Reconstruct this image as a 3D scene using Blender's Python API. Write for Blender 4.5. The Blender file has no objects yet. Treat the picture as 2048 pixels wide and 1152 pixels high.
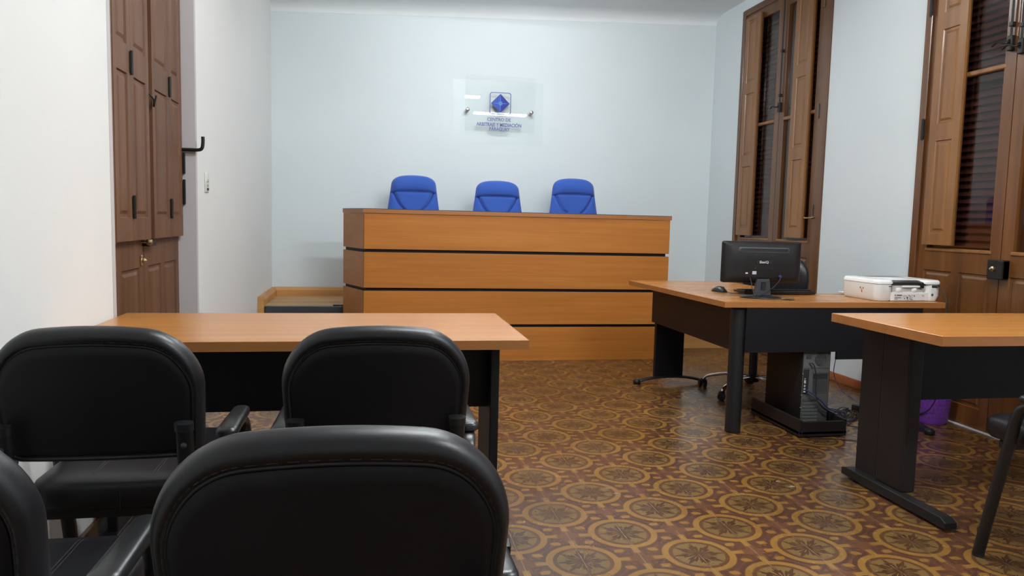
import bpy, bmesh, math, random
from mathutils import Vector, Matrix
random.seed(7)
SC = bpy.context.scene
COL = SC.collection
PI = math.pi

# ------------------------------------------------------------------ camera, world, lights, exposure
H = 1.13
F_PX, PITCH, ROLL, YAW = 1503.2, .0905, .024, .1829
def make_camera():
    cy, sy, cp, sp = math.cos(YAW), math.sin(YAW), math.cos(PITCH), math.sin(PITCH)
    fwd = Vector((sy*cp, cy*cp, -sp)); right = Vector((cy, -sy, 0)); up = right.cross(fwd)
    cr, sr = math.cos(ROLL), math.sin(ROLL)
    r = cr*right + sr*up; u = -sr*right + cr*up
    cam = bpy.data.cameras.new('camera'); ob = bpy.data.objects.new('camera', cam); COL.objects.link(ob)
    m = Matrix((r, u, -fwd)).transposed().to_4x4(); m.translation = Vector((0, 0, H))
    ob.matrix_world = m
    cam.sensor_fit = 'HORIZONTAL'; cam.sensor_width = 36; cam.lens = F_PX/2048*36
    cam.clip_start = .02; cam.clip_end = 60
    SC.camera = ob
make_camera()
wd = bpy.data.worlds.new('world'); SC.world = wd; wd.use_nodes = True
wd.node_tree.nodes['Background'].inputs[0].default_value = (.02, .022, .03, 1)
wd.node_tree.nodes['Background'].inputs[1].default_value = .5
SC.view_settings.view_transform = 'Standard'; SC.view_settings.look = 'None'
SC.view_settings.gamma = 1; SC.view_settings.use_curve_mapping = False
SC.view_settings.exposure = 0.0
LIGHT_COL = (.93, .98, 1.0)
FIXTURES = [(1.15, 5.25), (.95, 2.55), (2.22, .80)]     # ceiling tube fixtures (their glowing tubes light the room)
TUBE_STRENGTH = 300

# ------------------------------------------------------------------ materials
def mat(name, col, rough=.5, metal=0, spec=.5, coat=0, sheen=0):
    m = bpy.data.materials.new(name); m.use_nodes = True
    b = m.node_tree.nodes['Principled BSDF']
    b.inputs['Base Color'].default_value = (*col, 1); b.inputs['Roughness'].default_value = rough
    b.inputs['Metallic'].default_value = metal; b.inputs['Specular IOR Level'].default_value = spec
    if coat: b.inputs['Coat Weight'].default_value = coat; b.inputs['Coat Roughness'].default_value = .15
    if sheen: b.inputs['Sheen Weight'].default_value = sheen
    return m
def N(m, t, **kw):
    n = m.node_tree.nodes.new(t)
    for k, v in kw.items(): setattr(n, k, v)
    return n
def L(m, a, b): m.node_tree.links.new(a, b)
def bsdf(m): return m.node_tree.nodes['Principled BSDF']
def ramp(m, fac, stops):
    r = N(m, 'ShaderNodeValToRGB'); e = r.color_ramp.elements
    e[0].position, e[0].color = stops[0][0], (*stops[0][1], 1)
    e[1].position, e[1].color = stops[1][0], (*stops[1][1], 1)
    for p, c in stops[2:]:
        x = e.new(p); x.color = (*c, 1)
    L(m, fac, r.inputs[0]); return r.outputs[0]
def bump(m, h, strength, dist=.01):
    b = N(m, 'ShaderNodeBump'); b.inputs['Strength'].default_value = strength; b.inputs['Distance'].default_value = dist
    L(m, h, b.inputs['Height']); L(m, b.outputs[0], bsdf(m).inputs['Normal'])
def noise(m, scale_vec, scale=1, detail=4, rough=.55, coord='Object'):
    tc = N(m, 'ShaderNodeTexCoord'); mp = N(m, 'ShaderNodeMapping'); mp.inputs['Scale'].default_value = scale_vec
    L(m, tc.outputs[coord], mp.inputs[0])
    n = N(m, 'ShaderNodeTexNoise'); n.inputs['Scale'].default_value = scale; n.inputs['Detail'].default_value = detail
    n.inputs['Roughness'].default_value = rough
    L(m, mp.outputs[0], n.inputs[0]); return n.outputs[0]
def wood(name, c_dark, c_mid, c_light, axis='x', fine=60, rough=.35, spec=.5, coat=0, bmp=.05):
    m = mat(name, c_mid, rough, spec=spec, coat=coat)
    s = {'x': (1.2, fine*.6, fine), 'y': (fine*.6, 1.2, fine), 'z': (fine, fine*.6, 1.2)}[axis]
    s2 = {'x': (.5, 7, 9), 'y': (7, .5, 9), 'z': (9, 7, .5)}[axis]
    a = noise(m, s, 1, 5, .6); b = noise(m, s2, 1, 3, .5)
    mx = N(m, 'ShaderNodeMath', operation='ADD'); L(m, a, mx.inputs[0]); L(m, b, mx.inputs[1])
    hf = N(m, 'ShaderNodeMath', operation='MULTIPLY'); hf.inputs[1].default_value = .5; L(m, mx.outputs[0], hf.inputs[0])
    c = ramp(m, hf.outputs[0], [(.33, c_dark), (.67, c_light), (.5, c_mid)])
    L(m, c, bsdf(m).inputs['Base Color']); bump(m, a, bmp, .002)
    return m
def plaster(name, col, col2):
    m = mat(name, col, .75, spec=.25)
    n = noise(m, (1, 1, 1), 1.7, 3, .5)
    c = ramp(m, n, [(.3, col), (.75, col2)]); L(m, c, bsdf(m).inputs['Base Color'])
    n2 = noise(m, (1, 1, 1), 14, 4, .6); bump(m, n2, .12, .01)
    return m
M = {}
M['wall_white'] = plaster('white_wall_paint', (.735, .73, .712), (.71, .705, .687))
M['wall_blue'] = plaster('pale_blue_wall_paint', (.665, .715, .733), (.635, .69, .708))
M['ceiling'] = plaster('ceiling_paint', (.80, .83, .84), (.77, .80, .81))
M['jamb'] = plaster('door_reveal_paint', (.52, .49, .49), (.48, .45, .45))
M['laminate'] = wood('orange_wood_laminate', (.36, .122, .019), (.425, .15, .025), (.50, .19, .036), 'x', 46, .42, spec=.3)
M['laminate_top'] = wood('wood_laminate_top', (.40, .155, .034), (.46, .185, .043), (.52, .22, .055), 'x', 40, .26, spec=.6)
M['laminate_edge'] = wood('wood_laminate_edge', (.28, .105, .026), (.33, .125, .032), (.37, .15, .042), 'x', 40, .4)
M['laminate_y'] = wood('wood_laminate_side_grain', (.31, .12, .034), (.36, .145, .042), (.41, .17, .052), 'y', 40, .4, spec=.3)
M['oldwood'] = wood('varnished_brown_wood', (.07, .024, .006), (.115, .042, .010), (.165, .065, .017), 'z', 30, .33, coat=.25, bmp=.15)
M['oldwood_light'] = wood('worn_brown_wood', (.155, .062, .017), (.22, .094, .026), (.29, .13, .038), 'z', 30, .4, coat=.15, bmp=.15)
M['doorwood'] = wood('faded_brown_door_wood', (.085, .036, .017), (.13, .058, .029), (.17, .08, .042), 'z', 26, .5, spec=.25, bmp=.15)
M['doordark'] = wood('dark_door_edge_wood', (.04, .015, .008), (.055, .022, .012), (.07, .03, .016), 'z', 26, .5)
M['slat'] = mat('dark_red_slat_wood', (.12, .038, .03), .5)
M['skirt_pine'] = wood('honey_pine_board', (.42, .19, .055), (.50, .24, .075), (.56, .29, .10), 'x', 20, .45)
M['platform_top'] = wood('beige_platform_boarding', (.36, .20, .085), (.42, .24, .105), (.47, .28, .13), 'x', 14, .6)
M['baseboard'] = wood('reddish_baseboard_wood', (.25, .075, .025), (.33, .10, .035), (.38, .13, .045), 'y', 20, .35)
M['black_panel'] = mat('black_desk_panel', (.0065, .006, .0075), .5, spec=.22)
M['brown_panel'] = mat('dark_brown_desk_panel', (.014, .010, .010), .5, spec=.25)
M['black_metal'] = mat('black_painted_metal', (.009, .009, .010), .4, spec=.35)
M['leather'] = mat('black_leather', (.006, .006, .0082), .40, spec=.42)
_n = noise(M['leather'], (1, 1, 1), 260, 3, .6); bump(M['leather'], _n, .12, .001)
M['seam'] = mat('black_piping', (.022, .022, .026), .5)
M['stitch'] = mat('grey_thread', (.016, .016, .019), .7)
M['vinyl'] = mat('black_vinyl_panel', (.0045, .0042, .006), .55, spec=.25)
M['pad'] = mat('black_armrest_plastic', (.010, .011, .012), .34)
M['blue'] = mat('royal_blue_fabric', (.035, .095, .40), .8, spec=.2, sheen=.3)
M['blue_dark'] = mat('dark_blue_seam', (.012, .022, .16), .9, spec=.1)
M['chrome'] = mat('chrome', (.75, .75, .77), .12, 1)
M['steel'] = mat('galvanised_steel', (.145, .152, .147), .42, .6)
M['steel_dark'] = mat('dark_steel', (.035, .037, .036), .5, .5)
M['iron'] = mat('dark_iron', (.022, .02, .02), .45, .6)
M['brass'] = mat('worn_brass', (.62, .50, .28), .3, 1)
M['hinge'] = mat('aged_grey_metal', (.10, .08, .065), .5, .6)
M['plastic'] = mat('black_plastic', (.009, .009, .010), .36)
M['plastic_matte'] = mat('matte_black_plastic', (.008, .0065, .0065), .55, spec=.3)
M['plastic_grey'] = mat('dark_grey_plastic', (.035, .038, .044), .32)
M['white_plastic'] = mat('white_plastic', (.74, .73, .70), .35)
M['white_gloss'] = mat('bright_white_plastic', (.84, .84, .82), .25)
M['pink_grey'] = mat('pale_grey_plastic', (.50, .46, .44), .5)
M['label_white'] = mat('label_paper', (.66, .64, .61), .5)
M['ink'] = mat('black_ink', (.05, .045, .045), .6)
M['orange_ink'] = mat('orange_ink', (.75, .22, .06), .6)
M['logo_grey'] = mat('pale_logo_grey', (.45, .45, .46), .4)
M['cable'] = mat('black_cable', (.014, .014, .016), .45)
M['cable_blue'] = mat('blue_cable', (.015, .022, .10), .45)
M['cable_violet'] = mat('violet_cable', (.22, .20, .50), .45)
M['purple'] = mat('purple_plastic', (.16, .035, .32), .35)
M['ivory'] = mat('ivory_plastic', (.62, .62, .56), .4)
M['sign_ink'] = mat('navy_print', (.02, .045, .24), .4)
M['sign_blue'] = mat('royal_blue_print', (.018, .03, .27), .5, spec=.2)
M['chip'] = mat('chipped_tile', (.20, .17, .13), .7)
M['sign_blue2'] = mat('mid_blue_print', (.035, .075, .38), .5, spec=.2)
M['sign_light'] = mat('light_blue_print', (.07, .22, .50), .5, spec=.2)
M['sign_white'] = mat('white_print', (.30, .36, .62), .5)
M['fixture'] = mat('white_enamel', (.8, .8, .8), .4)
def glass(name, tint, refl=1.0, rough=0.0):
    m = bpy.data.materials.new(name); m.use_nodes = True; nt = m.node_tree; nt.nodes.clear()
    o = N(m, 'ShaderNodeOutputMaterial'); mx = N(m, 'ShaderNodeMixShader'); tr = N(m, 'ShaderNodeBsdfTransparent')
    gl = N(m, 'ShaderNodeBsdfGlossy'); lw = N(m, 'ShaderNodeLayerWeight'); lw.inputs[0].default_value = .5; pw = N(m, 'ShaderNodeMath', operation='POWER'); pw.inputs[1].default_value = 5
    fr = N(m, 'ShaderNodeMath', operation='MULTIPLY_ADD'); fr.inputs[1].default_value = .96; fr.inputs[2].default_value = .04
    L(m, lw.outputs['Facing'], pw.inputs[0]); L(m, pw.outputs[0], fr.inputs[0])
    tr.inputs[0].default_value = (*tint, 1); gl.inputs['Roughness'].default_value = rough
    mu = N(m, 'ShaderNodeMath', operation='MULTIPLY'); mu.inputs[1].default_value = refl
    L(m, fr.outputs[0], mu.inputs[0]); L(m, mu.outputs[0], mx.inputs[0])
    L(m, tr.outputs[0], mx.inputs[1]); L(m, gl.outputs[0], mx.inputs[2]); L(m, mx.outputs[0], o.inputs[0])
    return m
M['glass'] = glass('window_glass', (.94, .92, .90), 1.0, .012)
M['acrylic'] = glass('clear_acrylic', (.99, .993, .993), .6, .004)
M['acrylic_matte'] = glass('frosted_acrylic', (.98, .988, .988), .3, .35)
em = bpy.data.materials.new('tube_light'); em.use_nodes = True; em.node_tree.nodes.clear()
_o = N(em, 'ShaderNodeOutputMaterial'); _e = N(em, 'ShaderNodeEmission'); _e.inputs[0].default_value = (*LIGHT_COL, 1); _e.inputs[1].default_value = TUBE_STRENGTH
L(em, _e.outputs[0], _o.inputs[0]); M['tube'] = em

# floor: hydraulic tiles with a medallion at every second joint
UN, TX, TY = .2053, 3.3892, 11.3463
def floor_material():
    m = mat('patterned_cement_tile', (.2, .1, .05), .22, spec=.42)
    nt = m.node_tree
    def mth(op, a, b=None, c=None):
        n = N(m, 'ShaderNodeMath', operation=op)
        for i, v in enumerate((a, b, c)):
            if v is None: continue
            if isinstance(v, (int, float)): n.inputs[i].default_value = v
            else: L(m, v, n.inputs[i])
        return n.outputs[0]
    geo = N(m, 'ShaderNodeNewGeometry'); sep = N(m, 'ShaderNodeSeparateXYZ'); L(m, geo.outputs['Position'], sep.inputs[0])
    a = mth('ADD', mth('DIVIDE', sep.outputs[0], UN), -TX + 400)
    b = mth('ADD', mth('DIVIDE', sep.outputs[1], UN), -TY + 400)
    am = mth('ADD', mth('MODULO', mth('ADD', a, 1), 2), -1)          # -1..1 around even points
    bm_ = mth('ADD', mth('MODULO', mth('ADD', b, 1), 2), -1)
    ax, by = mth('ABSOLUTE', am), mth('ABSOLUTE', bm_)               # 0..1 : medallion at (0,0) and (1,1)
    d1 = mth('SQRT', mth('ADD', mth('MULTIPLY', ax, ax), mth('MULTIPLY', by, by)))
    cx, cy = mth('SUBTRACT', 1, ax), mth('SUBTRACT', 1, by)
    d2 = mth('SQRT', mth('ADD', mth('MULTIPLY', cx, cx), mth('MULTIPLY', cy, cy)))
    sel = mth('LESS_THAN', d2, d1)
    d = mth('MINIMUM', d1, d2)
    # local offsets to the nearest medallion
    ux = mth('ADD', mth('MULTIPLY', ax, mth('SUBTRACT', 1, sel)), mth('MULTIPLY', cx, sel))
    uy = mth('ADD', mth('MULTIPLY', by, mth('SUBTRACT', 1, sel)), mth('MULTIPLY', cy, sel))
    ang = mth('ARCTAN2', uy, ux)
    def band(v, lo, hi, soft=.012):
        s = N(m, 'ShaderNodeMapRange'); s.interpolation_type = 'SMOOTHSTEP'
        s.inputs[1].default_value = lo-soft; s.inputs[2].default_value = lo+soft; L(m, v, s.inputs[0])
        t = N(m, 'ShaderNodeMapRange'); t.interpolation_type = 'SMOOTHSTEP'
        t.inputs[1].default_value = hi-soft; t.inputs[2].default_value = hi+soft; t.inputs[3].default_value = 1; t.inputs[4].default_value = 0; L(m, v, t.inputs[0])
        return mth('MULTIPLY', s.outputs[0], t.outputs[0])
    def mix(fac, c1, c2):
        x = N(m, 'ShaderNodeMix', data_type='RGBA')
        L(m, fac, x.inputs[0])
        for i, c in ((6, c1), (7, c2)):
            if isinstance(c, tuple): x.inputs[i].default_value = (*c, 1)
            else: L(m, c, x.inputs[i])
        return x.outputs[2]
    GROUND, DARK, YEL, OLIVE, RED = (.118, .046, .021), (.076, .031, .017), (.225, .11, .024), (.15, .085, .026), (.090, .037, .015)
    # distance to the empty (odd) lattice points in the same folded cell
    e1 = mth('SQRT', mth('ADD', mth('MULTIPLY', cx, cx), mth('MULTIPLY', by, by)))
    e2 = mth('SQRT', mth('ADD', mth('MULTIPLY', ax, ax), mth('MULTIPLY', cy, cy)))
    esel = mth('LESS_THAN', e2, e1)
    ox = mth('ADD', mth('MULTIPLY', cx, mth('SUBTRACT', 1, esel)), mth('MULTIPLY', ax, esel))
    oy = mth('ADD', mth('MULTIPLY', by, mth('SUBTRACT', 1, esel)), mth('MULTIPLY', cy, esel))
    # ground with dark interlaced bands
    ssum = mth('ADD', ox, oy)
    c = mix(band(ssum, .40, .47, .01), GROUND, DARK)
    c = mix(band(d, .62, .70, .01), c, DARK)
    omin = mth('MINIMUM', ox, oy)
    omax = mth('MAXIMUM', ox, oy)
    c = mix(mth('MULTIPLY', band(omin, .10, .15, .008), band(omax, 0, .36, .01)), c, DARK)
    # small yellow wedge between the bands
    w1 = mth('MULTIPLY', band(ox, .215, .385, .01), band(oy, .245, .36, .01))
    wd_ = mth('MULTIPLY', w1, band(ssum, .50, .70, .012))
    c = mix(wd_, c, YEL)
    # spokes along both axes
    umin, umax = mth('MINIMUM', ux, uy), mth('MAXIMUM', ux, uy)
    sp = mth('MULTIPLY', band(umin, -.1, .058, .006), band(umax, .55, .80, .01))
    c = mix(sp, c, YEL)
    sp2 = mth('MULTIPLY', band(umin, .062, .078, .004), band(umax, .60, .74, .01))
    c = mix(sp2, c, DARK)
    # medallion rings
    c = mix(band(d, -.1, .61, .008), c, YEL)
    c = mix(band(d, -.1, .50, .008), c, RED)
    c = mix(band(d, -.1, .43, .006), c, OLIVE)
    # flower: eight jagged petals in dark red
    pet = mth('COSINE', mth('MULTIPLY', ang, 8)); pet2 = mth('COSINE', mth('MULTIPLY', ang, 24))
    lim = mth('ADD', mth('ADD', .29, mth('MULTIPLY', pet, .095)), mth('MULTIPLY', pet2, .05))
    petm = mth('LESS_THAN', d, lim)
    petin = mth('SUBTRACT', 1, mth('MULTIPLY', band(d, .09, .2, .02), mth('GREATER_THAN', mth('COSINE', mth('MULTIPLY', ang, 16)), .55)))
    wear = noise(m, (1, 1, 1), 30, 4, .7, 'Object')
    weark = mth('GREATER_THAN', wear, .36)
    c = mix(mth('MULTIPLY', mth('MULTIPLY', petm, petin), weark), c, (.066, .027, .012))
    # joints
    jx = mth('ABSOLUTE', mth('SUBTRACT', mth('MODULO', mth('ADD', a, .5), 1), .5))
    jy = mth('ABSOLUTE', mth('SUBTRACT', mth('MODULO', mth('ADD', b, .5), 1), .5))
    jn = noise(m, (1, 1, 1), 6, 3, .6, 'Object')
    jx2 = mth('MULTIPLY', mth('LESS_THAN', jx, .0055), mth('GREATER_THAN', jn, .44))
    jy2 = mth('MULTIPLY', mth('LESS_THAN', jy, .005), mth('GREATER_THAN', jn, .60))
    c = mix(mth('MULTIPLY', jx2, .75), c, (.26, .18, .11))
    c = mix(mth('MULTIPLY', jy2, .6), c, (.07, .035, .02))
    # dirt and wear, uneven by tile
    big = noise(m, (1, 1, 1), 1.3, 5, .6, 'Object')
    fac = N(m, 'ShaderNodeMapRange'); fac.inputs[1].default_value = .3; fac.inputs[2].default_value = .7
    fac.inputs[3].default_value = .70; fac.inputs[4].default_value = 1.2; L(m, big, fac.inputs[0])
    vm = N(m, 'ShaderNodeVectorMath', operation='SCALE'); L(m, c, vm.inputs[0]); L(m, fac.outputs[0], vm.inputs['Scale'])
    L(m, vm.outputs[0], bsdf(m).inputs['Base Color'])
    rr = N(m, 'ShaderNodeMapRange'); rr.inputs[1].default_value = .25; rr.inputs[2].default_value = .75
    rr.inputs[3].default_value = .17; rr.inputs[4].default_value = .38
    L(m, noise(m, (1, 1, 1), 3.1, 6, .65, 'Object'), rr.inputs[0]); L(m, rr.outputs[0], bsdf(m).inputs['Roughness'])
    jb = mth('MULTIPLY', mth('ADD', mth('LESS_THAN', jx, .008), mth('LESS_THAN', jy, .008)), -1)
    bump(m, mth('ADD', jb, mth('MULTIPLY', wear, .12)), .12, .002)
    return m
M['floor'] = floor_material()

# ------------------------------------------------------------------ helpers
def link(name, me, m, parent=None, smooth=False, autosmooth=None):
    o = bpy.data.objects.new(name, me); COL.objects.link(o)
    if m: me.materials.append(M[m] if isinstance(m, str) else m)
    if parent: o.parent = parent
    if smooth or autosmooth:
        for p in me.polygons: p.use_smooth = True
        if autosmooth: me.set_sharp_from_angle(angle=math.radians(autosmooth))
    return o
def obj(name, bm, m, parent=None, smooth=False, sharp=None):
    bmesh.ops.recalc_face_normals(bm, faces=bm.faces[:])
    me = bpy.data.meshes.new(name); bm.to_mesh(me); bm.free()
    return link(name, me, m, parent, smooth, sharp)
def pieces(name, bm, m, parent=None, sharp=None):
    """link every loose piece of a bmesh as an object of its own"""
    todo = set(bm.verts); groups = []
    while todo:
        st = [todo.pop()]; g = set(st)
        while st:
            v = st.pop()
            for e in v.link_edges:
                w = e.other_vert(v)
                if w in todo: todo.discard(w); g.add(w); st.append(w)
        groups.append(g)
    groups.sort(key=lambda g: min(tuple(v.co) for v in g))
    for g in groups:
        nb = bmesh.new(); mp = {v: nb.verts.new(v.co) for v in g}
        for f in {f for v in g for f in v.link_faces}: nb.faces.new([mp[v] for v in f.verts])
        obj(name, nb, m, parent, sharp=sharp)
    bm.free()
def tag(o, label=None, cat=None, group=None, kind=None):
    if label: o['label'] = label
    if cat: o['category'] = cat
    if group: o['group'] = group
    if kind: o['kind'] = kind
    return o
def thing(name, label, cat, loc=(0, 0, 0), rz=0, group=None):
    o = bpy.data.objects.new(name, None); COL.objects.link(o); o.empty_display_size = .05
    o.location = loc; o.rotation_euler = (0, 0, rz)
    return tag(o, label, cat, group)
def struct(o): o['kind'] = 'structure'; return o
def bx(bm, x0, x1, y0, y1, z0, z1, bev=0, seg=2):
    vs = [bm.verts.new(p) for p in ((x0, y0, z0), (x1, y0, z0), (x1, y1, z0), (x0, y1, z0), (x0, y0, z1), (x1, y0, z1), (x1, y1, z1), (x0, y1, z1))]
    fs = [bm.faces.new([vs[i] for i in f]) for f in ((0, 3, 2, 1), (4, 5, 6, 7), (0, 1, 5, 4), (1, 2, 6, 5), (2, 3, 7, 6), (3, 0, 4, 7))]
    if bev:
        es = list({e for f in fs for e in f.edges})
        bmesh.ops.bevel(bm, geom=es, offset=bev, segments=seg, affect='EDGES', profile=.5)
def box(name, m, parent, x0, x1, y0, y1, z0, z1, bev=0, seg=2, smooth=False):
    bm = bmesh.new(); bx(bm, x0, x1, y0, y1, z0, z1, bev, seg)
    return obj(name, bm, m, parent, sharp=35 if bev and seg > 1 else None)
def prism(bm, pts, z0, z1, plane='xy', bev=0):
    """extrude a polygon; plane xy -> along z, xz -> along y, yz -> along x"""
    def P(a, b, c): return {'xy': (a, b, c), 'xz': (a, c, b), 'yz': (c, a, b)}[plane]
    lo = [bm.verts.new(P(a, b, z0)) for a, b in pts]; hi = [bm.verts.new(P(a, b, z1)) for a, b in pts]
    n = len(pts); fs = [bm.faces.new(lo[::-1]), bm.faces.new(hi)]
    for i in range(n): fs.append(bm.faces.new((lo[i], lo[(i+1) % n], hi[(i+1) % n], hi[i])))
    if bev:
        es = list({e for f in fs[:2] for e in f.edges})
        bmesh.ops.bevel(bm, geom=es, offset=bev, segments=2, affect='EDGES', profile=.5)
def smooth_path(pts, k=6):
    P = [Vector(p) for p in pts]; out = []
    for i in range(len(P)-1):
        p0 = P[max(i-1, 0)]; p1 = P[i]; p2 = P[i+1]; p3 = P[min(i+2, len(P)-1)]
        for j in range(k):
            t = j/k
            out.append(.5*((2*p1)+(p2-p0)*t+(2*p0-5*p1+4*p2-p3)*t*t+(3*p1-p0-3*p2+p3)*t**3))
    out.append(P[-1]); return out
def sweep(bm, pts, ra, rb=None, side=(1, 0, 0), n=10, k=0, power=1.0):
    """tube along pts; ra = half size along `side`, rb = half size across it"""
    if rb is None: rb = ra
    P = smooth_path(pts, k) if k else [Vector(p) for p in pts]
    side = Vector(side); rings = []
    for i, p in enumerate(P):
        t = (P[min(i+1, len(P)-1)]-P[max(i-1, 0)]).normalized()
        s = side - t*side.dot(t)
        if s.length < 1e-3: s = Vector((0, 1, 0)) - t*t.y
        s.normalize(); w = t.cross(s)
        f = i/(len(P)-1)
        A = ra(f) if callable(ra) else ra; B = rb(f) if callable(rb) else rb
        r = []
        for j in range(n):
            q = 2*PI*j/n; c, d = math.cos(q), math.sin(q)
            c = math.copysign(abs(c)**power, c); d = math.copysign(abs(d)**power, d)
            r.append(bm.verts.new(p + s*A*c + w*B*d))
        rings.append(r)
    for a, b in zip(rings, rings[1:]):
        for j in range(n): bm.faces.new((a[j], a[(j+1) % n], b[(j+1) % n], b[j]))
    bm.faces.new(rings[0][::-1]); bm.faces.new(rings[-1])
def tube(name, m, parent, pts, ra, rb=None, side=(1, 0, 0), n=10, k=6, power=1.0):
    bm = bmesh.new(); sweep(bm, pts, ra, rb, side, n, k, power); return obj(name, bm, m, parent, sharp=50)
def lathe(bm, prof, c=(0, 0, 0), n=24, axis='z'):
    rings = []
    for r, h in prof:
        ring = []
        for j in range(n):
            q = 2*PI*j/n; a, b = r*math.cos(q), r*math.sin(q)
            v = {'z': (a, b, h), 'y': (a, h, b), 'x': (h, a, b)}[axis]
            ring.append(bm.verts.new((c[0]+v[0], c[1]+v[1], c[2]+v[2])))
        rings.append(ring)
    for a, b in zip(rings, rings[1:]):
        for j in range(n): bm.faces.new((a[j], a[(j+1) % n], b[(j+1) % n], b[j]))
    bm.faces.new(rings[0][::-1]); bm.faces.new(rings[-1])
def turned(name, m, parent, prof, c=(0, 0, 0), n=24, axis='z'):
    bm = bmesh.new(); lathe(bm, prof, c, n, axis); return obj(name, bm, m, parent, sharp=40)
def ringloft(bm, rings, cap0=None, cap1=None):
    R = [[bm.verts.new(p) for p in r] for r in rings]; n = len(R[0])
    for a, b in zip(R, R[1:]):
        for j in range(n): bm.faces.new((a[j], a[(j+1) % n], b[(j+1) % n], b[j]))
    for cap, r in ((cap0, R[0]), (cap1, R[-1])):
        if cap is None: bm.faces.new(r)
        else:
            c = bm.verts.new(cap)
            for j in range(n): bm.faces.new((r[j], r[(j+1) % n], c))
def copy_tree(o, parent=None):
    c = o.copy(); COL.objects.link(c); c.parent = parent
    for ch in list(o.children): copy_tree(ch, c)
    return c
def text(name, body, m, parent, size, loc, rot, extrude=.0004, sx=1, bold=0, align='CENTER'):
    cu = bpy.data.curves.new(name, 'FONT'); cu.body = body; cu.size = size; cu.extrude = extrude; cu.offset = bold
    cu.align_x = align; cu.align_y = 'CENTER'; cu.resolution_u = 3
    t = bpy.data.objects.new(name, cu); COL.objects.link(t)
    bpy.context.view_layer.update()
    me = bpy.data.meshes.new_from_object(t.evaluated_get(bpy.context.evaluated_depsgraph_get()))
    COL.objects.unlink(t); bpy.data.objects.remove(t)
    me.transform(Matrix.LocRotScale(Vector(loc), __import__('mathutils').Euler(rot), Vector((sx, 1, 1))))
    me.materials.clear()
    return link(name, me, m, parent)

# ------------------------------------------------------------------ room shell
XL, XR, YB, YF = -.93, 3.37, 7.27, -2.6
def ceil_z(x): return 3.12 + .038*(x-1.2)
bm = bmesh.new(); bx(bm, XL-.4, XR+.6, YF-.2, YB+.2, -.1, 0); struct(obj('floor', bm, 'floor'))
bm = bmesh.new()
prism(bm, [(XL-.3, ceil_z(XL-.3)), (XR+.3, ceil_z(XR+.3)), (XR+.3, 3.6), (XL-.3, 3.6)], YF-.2, YB+.2, 'xz')
struct(obj('ceiling', bm, 'ceiling'))
bm = bmesh.new(); bx(bm, XL-.3, XR+.3, YB, YB+.2, 0, 3.5); struct(obj('wall_back', bm, 'wall_blue'))
bm = bmesh.new(); bx(bm, XL-.3, XR+.3, YF-.2, YF, 0, 3.5); struct(obj('wall_front', bm, 'wall_white'))
# left wall with the recessed double door
DL0, DL1, DLX, DLT = 2.96, 4.25, -.99, 2.75
bm = bmesh.new()
bx(bm, XL-.3, XL, YF, DL0, 0, 3.5); bx(bm, XL-.3, XL, DL1, YB, 0, 3.5); bx(bm, XL-.3, XL, DL0, DL1, DLT, 3.5)
struct(obj('wall_left', bm, 'wall_white'))
# right wall with two tall french doors
W1 = (5.265, 6.69); W2 = (2.87, 4.26); WT = 3.05
bm = bmesh.new()
for a, b in ((YF, W2[0]), (W2[1], W1[0]), (W1[1], YB)): bx(bm, XR, XR+.3, a, b, 0, 3.6)
for w in (W1, W2): bx(bm, XR, XR+.3, w[0], w[1], WT+.06, 3.6)
struct(obj('wall_right', bm, 'wall_blue'))
# cove along the top of the back wall
bm = bmesh.new()
def cove(x):
    z = ceil_z(x)-.085; out = []
    for i in range(7):
        q = i/6*PI/2
        out.append((x, YB-.17*(1-math.cos(q)) - .004, z+.085*math.sin(q)))
    out.append((x, YB+.01, z+.1)); out.append((x, YB+.01, z)); return out
a, b = [[bm.verts.new(p) for p in cove(x)] for x in (XL, XR)]
for i in range(len(a)): bm.faces.new((a[i], a[(i+1) % len(a)], b[(i+1) % len(a)], b[i]))
bm.faces.new(a); bm.faces.new(b)
struct(obj('trim_1', bm, 'ceiling', sharp=60))
# reveal lining of the left door
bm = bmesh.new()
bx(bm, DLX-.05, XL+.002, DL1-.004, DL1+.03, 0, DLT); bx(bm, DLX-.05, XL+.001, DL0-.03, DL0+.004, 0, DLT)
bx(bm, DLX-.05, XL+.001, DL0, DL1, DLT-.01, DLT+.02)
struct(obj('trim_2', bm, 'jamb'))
box('baseboard_right', 'baseboard', None, XR-.016, XR, W2[1]+.03, W1[0]-.02, 0, .062, .004)
struct(bpy.data.objects['baseboard_right'])
box('baseboard_left', 'oldwood', None, XL, XL+.018, YF, DL0-.03, 0, .08, .004)
struct(bpy.data.objects['baseboard_left'])

for (cx, cy, r, m_) in ((1.005, 2.92, .013, 'chip'), (.985, 2.985, .009, 'chip'), (1.80, 2.91, .014, 'chip'), (1.775, 2.98, .010, 'chip')):
    bm = bmesh.new(); rs = [r*random.uniform(.5, 1.3) for _ in range(9)]
    prism(bm, [(cx+rs[k]*math.cos(k*PI/4.5)*1.3, cy+rs[k]*math.sin(k*PI/4.5)*.8) for k in range(9)], -.001, .0008, 'xy')
    obj('tile_chip', bm, m_, bpy.data.objects['floor'])
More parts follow.
